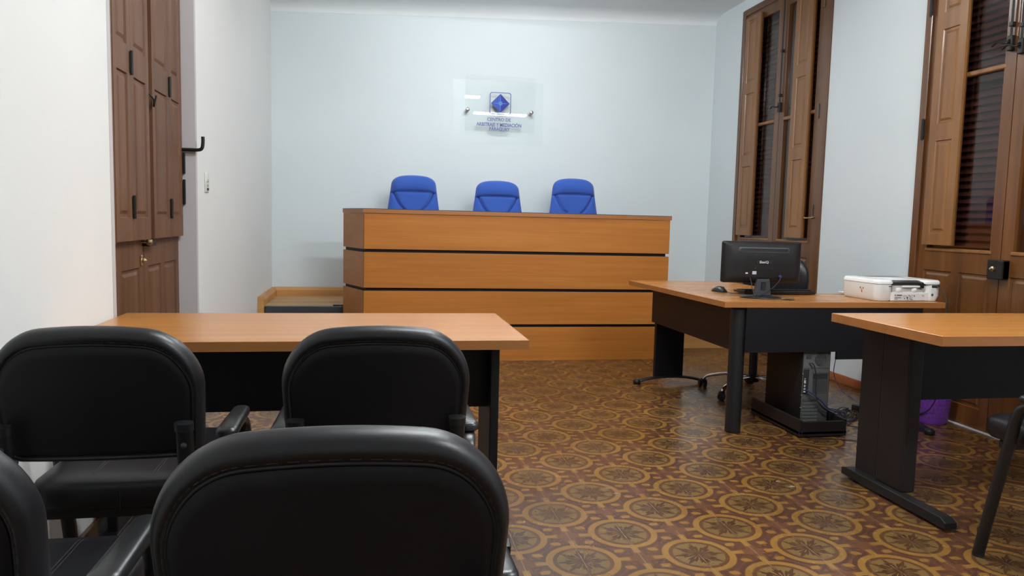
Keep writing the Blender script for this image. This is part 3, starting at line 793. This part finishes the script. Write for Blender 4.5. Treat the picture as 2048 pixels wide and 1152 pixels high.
bm = bmesh.new(); ringloft(bm, [mon_ring(.048, .192, .214, -.0195, .002), mon_ring(.047, .193, .213, -.0225, .002)]); bdg = obj('badge', bm, 'plastic', mo)
text('badge_lettering', 'BenQ', 'logo_grey', bdg, .0185, (0, -.0228, .203), (PI/2, 0, 0), sx=1.25, bold=.0006)
bm = bmesh.new(); bx(bm, -.012-.055, .012-.055, -.0215, -.019, .134, .152); obj('label', bm, 'logo_grey', mo)
bm = bmesh.new(); bx(bm, -.108, -.094, -.0215, -.016, .137, .144); obj('label', bm, 'white_plastic', mo)
bm = bmesh.new()
for x in (-.05, .05):
    for z in (.168, .24): lathe(bm, [(.003, -.0225), (.003, -.017)], (x, 0, z), 8, 'y')
pieces('screw_hole', bm, 'plastic_grey', mo)
bm = bmesh.new(); prism(bm, [(-.052, .012), (.052, .012), (.043, .06), (.037, .108), (-.037, .108), (-.043, .06)], -.028, -.006, 'xz', .004); nk = obj('neck', bm, 'plastic_grey', mo)
bm = bmesh.new(); ringloft(bm, [mon_ring(.015, .045, .092, -.0275, .004), mon_ring(.013, .047, .090, -.031, .004), mon_ring(.010, .05, .087, -.029, .003)]); obj('cable_clip', bm, 'plastic', nk)
bm = bmesh.new()
prof = [(.118, .0), (.122, .004), (.116, .009), (.05, .014), (.012, .016)]
lathe(bm, prof, (0, 0, 0), 36); bmesh.ops.scale(bm, vec=(1, .68, 1), verts=bm.verts[:])
obj('stand_base', bm, 'plastic', mo, sharp=40)
bm = bmesh.new(); lathe(bm, [(.007, -.035), (.010, -.033), (.010, -.02), (.004, -.018)], (.098, 0, .122), 10, 'y'); obj('video_plug', bm, 'cable_blue', mo)
tube('video_cable', 'cable', mo, [(.098, -.035, .122), (.085, -.045, .10), (.05, -.05, .065), (.02, -.05, .045), (-.01, -.05, .028), (-.05, -.075, .008), (-.03, -.09, .004)], .0028, n=6)
tube('power_cable', 'cable', mo, [(-.08, -.02, .116), (-.075, -.028, .09), (-.07, -.04, .05), (-.06, -.07, .006), (.0, -.10, .004), (.07, -.11, .004), (.10, -.16, .004)], .0028, n=6)

kb = thing('keyboard', 'black computer keyboard lying behind the monitor', 'keyboard', (2.385, 4.17, DZ), -.04)
bm = bmesh.new(); prism(bm, [(-.075, .004), (.075, .006), (.078, .016), (-.073, .026), (-.078, .018)], -.225, .225, 'yz', .003); obj('case', bm, 'plastic', kb)
bm = bmesh.new()
for r in range(5):
    for c in range(16):
        x = -.205+.0265*c; y = -.058+.026*r; z = .025-.0022*r
        bx(bm, x-.010, x+.010, y-.010, y+.010, z, z+.007, .002, 1)
kk = obj('keys', bm, 'plastic_matte', kb); kk['kind'] = 'stuff'
ms = thing('mouse', 'black computer mouse at the left of the keyboard', 'mouse', (2.078, 4.27, DZ), .2)
bm = bmesh.new(); rings = []
for k in range(9):
    t = k/8; hh = .036*math.sin(PI*(.12+.80*t))**.8; wv = .031*math.sin(PI*(.15+.7*t))**.6; y = -.055+.11*t
    rings.append([(wv*math.cos(q), y, max(.001, hh*math.sin(q))) for q in [PI*j/10 for j in range(11)]]+[(0, y, .0005)])
ringloft(bm, rings); obj('shell', bm, 'plastic', ms, sharp=60)
bm = bmesh.new(); lathe(bm, [(.008, -.003), (.008, .003)], (0, -.036, .027), 12, 'x'); obj('wheel', bm, 'plastic_grey', ms)
bm = bmesh.new(); bx(bm, -.012, .012, .03, .05, .022, .025, .001, 1); obj('logo_patch', bm, 'logo_grey', ms)
tube('mouse_cable', 'cable', ms, [(.0, -.052, .010), (.01, -.10, .003), (.05, -.20, .003), (.10, -.30, .003), (.14, -.36, .003), (.20, -.42, .003)], .0018, n=6)

pr_ = thing('printer', 'white all-in-one printer seen from behind at the right end of the computer desk', 'printer', (2.985, 3.925, DZ), .03)
def rrect(x0, x1, y0, y1, z, r, n=5):
    out = []
    for cx, cy, a0 in ((x1-r, y1-r, 0), (x0+r, y1-r, 90), (x0+r, y0+r, 180), (x1-r, y0+r, 270)):
        for k in range(n+1):
            q = math.radians(a0+90*k/n); out.append((cx+r*math.cos(q), cy+r*math.sin(q), z))
    return out
PW, PD = .215, .155
bm = bmesh.new()      # body: left block, right block, floor and inner wall leaves the rear recess
ringloft(bm, [rrect(-PW+.01, -.105, -PD+.01, PD-.01, .002, .03), rrect(-PW, -.10, -PD, PD, .02, .035), rrect(-PW, -.10, -PD, PD, .096, .035)])
ringloft(bm, [rrect(.12, PW-.015, -PD+.008, PD-.01, .002, .028), rrect(.115, PW, -PD, PD, .03, .035), rrect(.115, PW, -PD+.004, PD, .096, .035)])
bx(bm, -.115, .13, -PD+.004, PD-.01, .002, .050, .002, 1)
bx(bm, -.11, .125, -PD+.05, PD-.01, .046, .098)
body = obj('body', bm, 'white_plastic', pr_, sharp=35)
bm = bmesh.new()
ringloft(bm, [rrect(-PW-.002, -.095, -PD-.003, PD, .098, .034), rrect(-PW-.002, -.095, -PD-.003, PD, .110, .034), rrect(-PW+.006, -.10, -PD+.006, PD-.006, .122, .03)])
ringloft(bm, [rrect(.10, PW+.002, -PD-.002, PD, .098, .034), rrect(.10, PW+.002, -PD-.002, PD, .110, .034), rrect(.105, PW-.006, -PD+.006, PD-.006, .120, .03)])
bx(bm, -.11, .12, -PD+.07, PD-.008, .100, .121, .006)
obj('lid_rim', bm, 'white_gloss', pr_, sharp=35)
bm = bmesh.new(); prism(bm, [(-PD+.018, .100), (PD-.03, .112), (PD-.03, .1225), (-PD+.05, .115), (-PD+.016, .107)], -.13, .145, 'yz', .003); obj('scanner_lid', bm, 'plastic_grey', pr_)
box('rear_slot', 'steel_dark', pr_, -.098, .118, -PD+.016, -PD+.055, .090, .104)
box('rear_recess', 'pink_grey', pr_, -.098, .114, -PD+.018, -PD+.0515, .050, .090)
box('rear_bar', 'white_gloss', pr_, -.035, .085, -PD+.006, -PD+.020, .078, .088, .002)
bm = bmesh.new(); bx(bm, .074, .098, -PD+.001, -PD+.030, .074, .104, .003); obj('hinge_arm', bm, 'plastic', pr_)
for x in (-.058, .045):
    bm = bmesh.new(); lathe(bm, [(.013, .052), (.017, .060), (.017, .068), (.012, .074), (.004, .075)], (x, -PD+.020, 0), 16); obj('roller_tab', bm, 'white_plastic', pr_)
bm = bmesh.new(); bx(bm, -.095, .108, -PD+.0025, -PD+.0045, .006, .042); lb_ = obj('rating_label', bm, 'label_white', pr_)
bm = bmesh.new(); yy = -PD+.0015
for (x0, x1, z0, z1) in ((-.078, -.045, .031, .037), (-.09, -.084, .031, .037), (-.09, -.05, .022, .024), (-.09, -.045, .017, .019), (-.09, -.07, .011, .013), (-.04, -.012, .030, .0315), (-.035, -.015, .022, .0235), (-.03, -.022, .013, .017), (-.012, -.004, .014, .026), (0, .005, .03, .036), (.008, .014, .026, .030), (.02, .024, .03, .034), (.003, .03, .019, .0205), (.003, .022, .014, .0155), (.012, .03, .008, .011), (-.008, .0, .008, .011), (.035, .04, .026, .034), (.088, .1, .03, .033)):
    bx(bm, x0, x1, yy, yy+.0012, z0, z1)
obj('label_print', bm, 'ink', lb_)['kind'] = 'stuff'
bm = bmesh.new()
for (y, z, a, b) in ((-.02, .066, .006, .010), (-.045, .066, .007, .007), (-.035, .045, .007, .007)): bx(bm, -PW-.0008, -PW+.0005, y-a/2, y+a/2, z-b/2, z+b/2)
bx(bm, -.135, -.118, -PD-.0008, -PD+.001, .082, .0865)
pieces('side_print', bm, 'ink', pr_)
bm = bmesh.new(); bx(bm, -PW-.0008, -PW+.0005, -.038, -.028, .048, .062); obj('side_print', bm, 'orange_ink', pr_)
bm = bmesh.new(); bx(bm, .148, .160, -PD-.0005, -PD+.002, .030, .043); pieces('side_print', bm, 'ink', pr_)
box('power_socket', 'steel_dark', pr_, .15, .20, -PD-.001, -PD+.01, .078, .092, .002)
bm = bmesh.new(); prism(bm, [(-PD+.04, .012), (PD+.13, .006), (PD+.13, .016), (-PD+.04, .022)], -.14, .13, 'yz', .003); obj('output_tray', bm, 'white_gloss', pr_)
tube('power_cord', 'cable', pr_, [(.175, -PD+.0, .083), (.186, -PD-.02, .078), (.190, -PD-.05, .045), (.188, -PD-.074, .008), (.187, -PD-.080, -.04), (.188, -PD-.085, -.3), (.17, -PD-.03, -.62), (.10, .05, -.716)], .0032, n=6)

# ------------------------------------------------------------------ computer tower, its stand, floor cables, bin
st = thing('tower_stand', 'low black tray on the floor holding the computer tower', 'computer stand', (2.39, 3.86, 0))
bm = bmesh.new(); hx, hy = .14, .262
bx(bm, -hx, hx, -hy, hy, .02, .032); 
bx(bm, -hx, -hx+.016, -hy, hy, .004, .098, .003, 1); bx(bm, hx-.016, hx, -hy+.0, hy, .004, .098, .003, 1); bx(bm, -hx+.016, hx-.016, -hy, -hy+.016, .004, .088, .003, 1)
obj('tray', bm, 'brown_panel', st)
bm = bmesh.new()
for x in (-.1, .1):
    for y in (-.22, .22): lathe(bm, [(.014, 0), (.014, .02)], (x, y, 0), 12)
pieces('glide', bm, 'plastic', st)
tw = thing('computer_tower', 'computer tower with grey metal back standing in the tray under the desk', 'computer', (2.412, 3.915, .033))
TW, TD, TH = .085, .19, .42
box('case', 'plastic_matte', tw, -TW, TW, -TD+.004, TD, 0, TH, .003)
box('rear_plate', 'steel', tw, -TW+.004, TW-.006, -TD, -TD+.006, .004, TH-.004, .001)
bm = bmesh.new(); lathe(bm, [(.036, -TD-.0015), (.036, -TD+.002)], (.022, 0, TH-.05), 28, 'y'); fan = obj('fan_opening', bm, 'ink', tw)
bm = bmesh.new()
for r in (.034, .026, .018, .009):
    sweep(bm, [(.022+r*math.cos(q), -TD-.003, TH-.05+r*math.sin(q)) for q in [2*PI*k/24 for k in range(25)]], .0012, side=(0, 1, 0), n=5)
for k in range(3):
    q = k*PI/3; sweep(bm, [(.022-.035*math.cos(q), -TD-.003, TH-.05-.035*math.sin(q)), (.022+.035*math.cos(q), -TD-.003, TH-.05+.035*math.sin(q))], .0012, side=(0, 1, 0), n=5)
obj('fan_guard', bm, 'steel', fan)
box('power_inlet', 'ink', tw, -.066, -.036, -TD-.002, -TD+.002, TH-.046, TH-.022, .001)
bm = bmesh.new(); bx(bm, -TW+.004, TW-.006, -TD-.002, -TD, TH-.098, TH-.094); bx(bm, -.045, -.042, -TD-.002, -TD, .18, TH-.1)
bx(bm, -.012, .07, -TD-.002, -TD, TH-.125, TH-.121); pieces('ridge', bm, 'steel', tw)
box('port_panel', 'steel_dark', tw, -.078, -.046, -TD-.0012, -TD+.001, .175, TH-.105)
bm = bmesh.new()
for (z, w, h) in ((.262, .006, .006), (.245, .010, .018), (.222, .009, .012), (.205, .010, .008), (.19, .012, .008)): bx(bm, -.068-w/2, -.068+w/2, -TD-.005, -TD-.001, z-h/2, z+h/2, .001, 1)
pieces('port', bm, 'logo_grey', tw)
box('exhaust_mesh', 'steel_dark', tw, -.018, .070, -TD-.0012, -TD+.001, .18, TH-.13)
bm = bmesh.new()
for i in range(11):
    for j in range(9):
        x = -.016+.0082*i+(j % 2)*.004; z = .185+.0088*j
        if x < .068: sweep(bm, [(x+.0032*math.cos(q), -TD-.0022, z+.0032*math.sin(q)) for q in [PI/3*k for k in range(7)]], .0007, side=(0, 1, 0), n=4)
obj('honeycomb', bm, 'steel', tw)
for k in range(7):
    z = .018+.0195*k
    bm = bmesh.new(); bx(bm, -.075, .02, -TD-.003, -TD, z, z+.015, .002, 1); obj('slot_cover', bm, 'ink' if k == 6 else 'steel', tw)
bm = bmesh.new()
for z in (.03, .10, .17, .25, .29): lathe(bm, [(.004, 0), (.004, -.006)], (-TW+.002, -TD+.004, z), 8, 'y')
pieces('thumb_screw', bm, 'chrome', tw)
X0, Y0, Z0 = 2.412, 3.915, .033
def cord(name, label, m, pts, r=.003):
    return tag(tube(name, m, None, pts, r, n=6), label, 'cable')
cord('power_lead', 'black power lead hanging down the back of the computer tower', 'cable', [(X0-.05, Y0-TD-.004, .385), (X0-.03, Y0-TD-.02, .375), (X0-.012, Y0-TD-.02, .30), (X0-.005, Y0-TD-.02, .20), (X0+.03, Y0-TD-.03, .14), (X0+.12, Y0-TD-.02, .09), (X0+.25, Y0-.10, .02), (X0+.42, Y0+.02, .004)], .0035)
cord('monitor_lead', 'thick blue cable running from the tower down to the right', 'cable_blue', [(X0-.065, Y0-TD-.005, .235), (X0-.03, Y0-TD-.03, .215), (X0+.02, Y0-TD-.035, .175), (X0+.07, Y0-TD-.03, .13), (X0+.17, Y0-.18, .09), (X0+.27, Y0-.10, .02), (X0+.40, Y0+.0, .005)], .0036)
cord('mouse_lead', 'thin black cable below the blue cable behind the tower', 'cable', [(X0-.065, Y0-TD-.005, .22), (X0-.02, Y0-TD-.03, .19), (X0+.05, Y0-TD-.04, .13), (X0+.16, Y0-.22, .075), (X0+.25, Y0-.16, .012), (X0+.36, Y0-.19, .004), (X0+.50, Y0-.32, .004)], .003)
cord('loose_floor_lead', 'thin black cable lying on the tiles before the tower tray', 'cable', [(2.30, 3.58, .003), (2.40, 3.565, .003), (2.50, 3.53, .003), (2.62, 3.47, .003), (2.75, 3.43, .003)], .0022)
cord('hanging_violet_lead', 'thin violet cable hanging before the right wall behind the desk', 'cable_violet', [(2.96, 4.33, .52), (2.955, 4.34, .40), (2.94, 4.34, .28), (2.93, 4.33, .18), (2.96, 4.28, .09), (3.00, 4.2, .045)], .003)
cord('hanging_grey_lead', 'thin dark cable hanging beside the violet cable', 'cable', [(3.02, 4.33, .52), (3.025, 4.34, .42), (3.06, 4.34, .35), (3.12, 4.33, .29), (3.18, 4.30, .20), (3.2, 4.25, .1), (3.18, 4.2, .004)], .0025)
pts = []
for k in range(64):
    q = k*.62; pts.append((2.80+.035*math.sin(k*.31)+.075*math.cos(q), 4.0+.05*math.cos(k*.23)+.06*math.sin(q*1.07), .006+.022*abs(math.sin(k*.9))))
tag(tube('cable_tangle', 'cable', None, pts, .0026, n=6, k=3), 'tangle of black cables on the floor beside the tower tray', 'cable')
ps = thing('power_strip', 'black power adapter block on the floor among the cables', 'power adapter', (2.98, 4.10, 0), .4)
box('block', 'plastic', ps, -.06, .06, -.035, .035, 0, .045, .006)
tube('adapter_lead', 'cable', ps, [(.06, 0, .02), (.10, .01, .01), (.16, .03, .004), (.22, .08, .004)], .003, n=6)
wb = thing('waste_bin', 'purple perforated plastic waste bin on the floor by the near french door', 'waste bin', (3.24, 3.84, 0))
bm = bmesh.new(); lathe(bm, [(.085, 0), (.095, .012), (.115, .235), (.121, .24), (.121, .255), (.111, .255), (.108, .238), (.089, .016), (.08, .014)], (0, 0, 0), 40); obj('bucket', bm, 'purple', wb, sharp=40)
bm = bmesh.new()
for j in range(7):
    for k in range(30):
        q = 2*PI*(k+.5*(j % 2))/30; z = .045+.026*j; r = .0955+.0885*(z-.012)*.98
        c, s = math.cos(q), math.sin(q)
        p = Vector((r*c, r*s, z)); a = Vector((-s, c, 0))*.0035; u = Vector((.09*c, .09*s, 1)).normalized()*.007; n_ = Vector((c, s, 0))*.0012
        vs = [bm.verts.new(p+n_+e) for e in (u, a, -u, -a)]; bm.faces.new(vs)
h_ = obj('perforations', bm, 'ink', wb); h_['kind'] = 'stuff'

# ------------------------------------------------------------------ operator chair behind the desk
oc = thing('office_swivel_chair', 'black swivel chair with chrome star base behind the computer desk', 'chair', (2.52, 4.62, 0), -.9)
bm = bmesh.new()
for k in range(5):
    q = PI+1.40+k*2*PI/5; c, s = math.cos(q), math.sin(q)
    leg = bmesh.new()
    sweep(leg, [(.03*c, .03*s, .115), (.12*c, .12*s, .118), (.22*c, .22*s, .105), (.31*c, .31*s, .080), (.335*c, .335*s, .055)], .017, .010, (-s, c, 0), 10, 4); obj('base_leg', leg, 'chrome', oc, sharp=60)
    cs = bmesh.new()
    px, py = .342*c, .342*s
    for e in (-.018, .018):
        v0 = len(cs.verts); lathe(cs, [(.006, -.008), (.026, -.008), (.026, .008), (.006, .008)], (0, 0, 0), 18, 'x')
        cs.verts.ensure_lookup_table(); new = cs.verts[v0:]
        bmesh.ops.translate(cs, verts=new, vec=(e, 0, .0262))
    bx(cs, -.012, .012, -.02, .02, .03, .058, .006)
    bmesh.ops.rotate(cs, verts=cs.verts[:], cent=(0, 0, 0), matrix=Matrix.Rotation(q+.6, 3, 'Z'))
    bmesh.ops.translate(cs, verts=cs.verts[:], vec=(px, py, 0)); obj('caster', cs, 'black_metal', oc, sharp=50)
bm.free()
turned('gas_column', 'black_metal', oc, [(.040, .085), (.045, .10), (.045, .128), (.028, .132), (.028, .30), (.016, .30), (.016, .40)], n=20)
bm = bmesh.new(); bx(bm, -.23, .23, -.22, .22, .40, .475, .03, 4); obj('seat', bm, 'leather', oc, sharp=50)
bm = bmesh.new(); rings = []
def orng(sx, sz, y):
    return [(sx*math.copysign(abs(math.cos(q))**.7, math.cos(q)), y+.25*(sx*math.cos(q))**2*-1, .765+sz*math.copysign(abs(math.sin(q))**.75, math.sin(q))) for q in [2*PI*k/40 for k in range(40)]]
ringloft(bm, [orng(.19, .12, .235), orng(.225, .155, .245), orng(.236, .168, .265), orng(.225, .155, .29), orng(.16, .10, .30)], (0, .23, .765), (0, .305, .765)); bmesh.ops.translate(bm, verts=bm.verts[:], vec=(0, .035, 0)); obj('backrest', bm, 'leather', oc, sharp=60)
bm = bmesh.new(); sweep(bm, [(0, .10, .40), (0, .24, .40), (0, .345, .47), (0, .345, .72)], .03, .008, (1, 0, 0), 10, 5); obj('back_bar', bm, 'black_metal', oc, sharp=50)

# ------------------------------------------------------------------ black visitor chairs
def back_outline(inset):
    """rounded back: wide flat arch on top, big top corners, small bottom corners"""
    hw = .217-inset*.60; zt = .136-inset; zb = -.142+inset*.45
    rt = .112-inset*.6; rb = .045-inset*.35; pts = []
    def arc(cx, cz, r, a0, a1, n, e=1.0):
        for k in range(n):
            q = math.radians(a0+(a1-a0)*k/(n-1)); pts.append((cx+r*math.cos(q), cz+r*math.sin(q)))
    arc(hw-rt, zt-rt*.92, rt, 0, 90, 14); n = 9
    for k in range(1, n): pts.append(((hw-rt)*(1-2*k/n), zt+rt*.08))
    arc(-hw+rt, zt-rt*.92, rt, 90, 180, 14)
    for k in range(1, 5): pts.append((-hw+.006*k/5, (zt-rt)+((zb+rb)-(zt-rt))*k/5))
    arc(-hw+.006+rb, zb+rb, rb, 180, 270, 8)
    for k in range(1, 7): pts.append((-(hw-rb-.006)*(1-2*k/7), zb))
    arc(hw-.006-rb, zb+rb, rb, 270, 360, 8)
    for k in range(1, 5): pts.append((hw-.006*(1-k/5), (zb+rb)+((zt-rt)-(zb+rb))*k/5))
    return pts
def back_ring(inset, y):
    out = []
    for x, z in back_outline(inset):
        zz = z
        if z > 0: zz += .026*(1-(x/.217)**2)*min(1, z/.09)
        zw = .712+zz
        lean = -(zw-.57)*.22
        out.append((x, y+lean+.32*x*x, zw))
    return out
def make_visitor():
    t = thing('visitor_chair', '', 'chair')
    bm = bmesh.new()
    R = [(.045, -.030), (.040, -.029), (.0365, -.0255), (.033, -.031), (.024, -.0345), (.014, -.031), (.006, -.022), (.0015, -.010), (0, .002), (.002, .014), (.009, .027), (.02, .036), (.04, .043), (.08, .048)]
    ringloft(bm, [back_ring(i, y) for i, y in R], (0, -.028-.030, .712), (0, .05-.030, .712))
    bk = obj('backrest', bm, 'leather', t, smooth=True)
    bm = bmesh.new(); ringloft(bm, [back_ring(.0385, -.029), back_ring(.040, -.0312), back_ring(.060, -.0318)], (0, -.020-.030, .712), (0, -.0318-.0312, .712)); obj('back_panel', bm, 'vinyl', bk, smooth=True)
    pts = back_ring(.0365, -.0275)
    bm = bmesh.new(); sweep(bm, pts+[pts[0]], .0019, side=(0, 1, 0), n=6); obj('piping', bm, 'seam', bk)
    pts2 = back_ring(.030, -.0325)
    bm = bmesh.new()
    nn = len(pts2)
    for k in range(nn):
        a, b = Vector(pts2[k]), Vector(pts2[(k+1) % nn]); m_ = a.lerp(b, .5)
        sweep(bm, [a.lerp(b, .2), a.lerp(b, .75)], .0007, n=4)
    obj('stitching', bm, 'stitch', bk)['kind'] = 'stuff'
    # seat
    bm = bmesh.new()
    def srng(k, z, dy=0): return rrect(-.205+k, .205-k, .085+k, .545-k+dy, z, .045)
    ringloft(bm, [srng(.03, .412), srng(.008, .416), srng(0, .43), srng(0, .468), srng(.005, .482), srng(.018, .491), srng(.05, .495)], (0, .315, .412), (0, .315, .497)); stt = obj('seat', bm, 'leather', t, sharp=50)
    bm = bmesh.new()
    for x in (-.073, -.066, .066, .073): sweep(bm, [(x, .10, .4875), (x, .13, .4955), (x, .30, .4965), (x, .50, .4955), (x, .535, .487)], .0007, n=4)
    sweep(bm, [(.0, .0848, .418), (.0, .0848, .478)], .0012, n=5)
    pieces('stitch_line', bm, 'stitch', stt)
    bm = bmesh.new(); bx(bm, -.19, .19, .12, .16, .385, .412, .003, 1); bx(bm, -.19, .19, .44, .48, .385, .412, .003, 1); pieces('seat_frame', bm, 'black_metal', t)
    for s in (-1, 1):
        bm = bmesh.new()
        sweep(bm, [(s*.183, -.068, .655), (s*.183, -.050, .56), (s*.185, -.012, .47), (s*.19, .02, .40), (s*.20, .0, .28), (s*.21, -.05, .012)], .0185, .011, (1, 0, 0), 12, 6, .7)
        lg = obj('rear_leg', bm, 'black_metal', t, sharp=50)
        bm = bmesh.new(); sweep(bm, [(s*.183, -.0685, .650), (s*.183, -.0715, .668)], .0205, .0135, (1, 0, 0), 14, 0, .75); obj('post_cap', bm, 'pad', lg, sharp=50)
        bm = bmesh.new(); lathe(bm, [(.0065, -.066), (.0065, -.080), (.003, -.082)], (s*.183, .002, .617), 12, 'y'); obj('bolt', bm, 'plastic_grey', lg, sharp=50)
        bm = bmesh.new()
        sweep(bm, [(s*.238, .475, .012), (s*.240, .43, .22), (s*.240, .385, .42), (s*.240, .362, .525), (s*.239, .335, .561), (s*.238, .29, .574), (s*.237, .20, .574), (s*.236, .125, .572), (s*.232, .085, .556), (s*.226, .062, .51), (s*.214, .075, .45), (s*.195, .10, .405)],
              lambda f: .018 if f < .3 else .0175, lambda f: .018-.009*min(1, max(0, (f-.3)/.12)), (1, 0, 0), 14, 7, .85)
        obj('arm_leg', bm, 'pad', t, sharp=60)
        bm = bmesh.new()
        rr_ = []
        for (k, z) in ((.006, .577), (.0, .582), (.0, .592), (.003, .598), (.010, .6015)):
            ring = rrect(-.026+k, .026-k, .105+k, .355-k, 0, .020-k*.6)
            rr_.append([(s*.237+x*(.78+.22*min(1, abs(y-.355)/.12+.1)), y, z+.006*math.sin((y-.1)/.25*PI)) for x, y, _ in ring])
        ringloft(bm, rr_); obj('arm_pad', bm, 'pad', t, sharp=50)
        bm = bmesh.new(); lathe(bm, [(.02, 0), (.019, .014)], (s*.238, .476, 0), 14); lathe(bm, [(.02, 0), (.019, .014)], (s*.21, -.051, 0), 14); pieces('foot_cap', bm, 'plastic', t)
    return t
vc = make_visitor()
vis = [(-.592, 1.795, .0, 'black leather visitor chair at the left table, nearest the left wall and its door'),
       (.011, 1.79, 0, 'black leather visitor chair at the left table, between the big front chair and the tabletop'),
       (-.042, .955, 0, 'largest black leather visitor chair at the bottom centre, nearest the camera'),
       (-.622, 1.02, 0, 'black leather visitor chair cut off by the bottom left corner of the photo'),
       (2.325, 1.72, 0, 'black visitor chair at the right edge, pushed under the right table')]
for i, (x, y, rz, lb) in enumerate(vis):
    c = vc if i == 0 else copy_tree(vc)
    c.location = (x, y, 0); c.rotation_euler = (0, 0, rz)
    tag(c, lb, 'chair', 'black leather visitor chairs')

# ------------------------------------------------------------------ ceiling tube fixtures
def make_fixture():
    t = thing('tube_light_fixture', '', 'ceiling light')
    box('housing', 'fixture', t, -.61, .61, -.09, .09, .03, .075, .004)
    for dy in (-.06, .06):
        bm = bmesh.new(); sweep(bm, [(-.59, dy, .018), (.59, dy, .018)], .013, side=(0, 1, 0), n=12); obj('tube', bm, 'tube', t, smooth=True)
    bm = bmesh.new()
    for x in (-.4, .4): sweep(bm, [(x, 0, .07), (x, 0, .12)], .006, n=8)
    pieces('hanger', bm, 'fixture', t)
    return t
fx = make_fixture()
fl = ['white single tube ceiling light over the platform end of the room', 'white twin tube ceiling light over the middle of the room', 'white twin tube ceiling light above the black visitor chairs']
for i, (x, y) in enumerate(FIXTURES):
    c = fx if i == 2 else copy_tree(fx)
    if i == 0:
        tb = [k for k in c.children if k.name.startswith('tube') and 'light' not in k.name][0]; bpy.data.objects.remove(tb)
    c.location = (x, y, 3.0); tag(c, fl[i], 'ceiling light', 'ceiling tube lights')
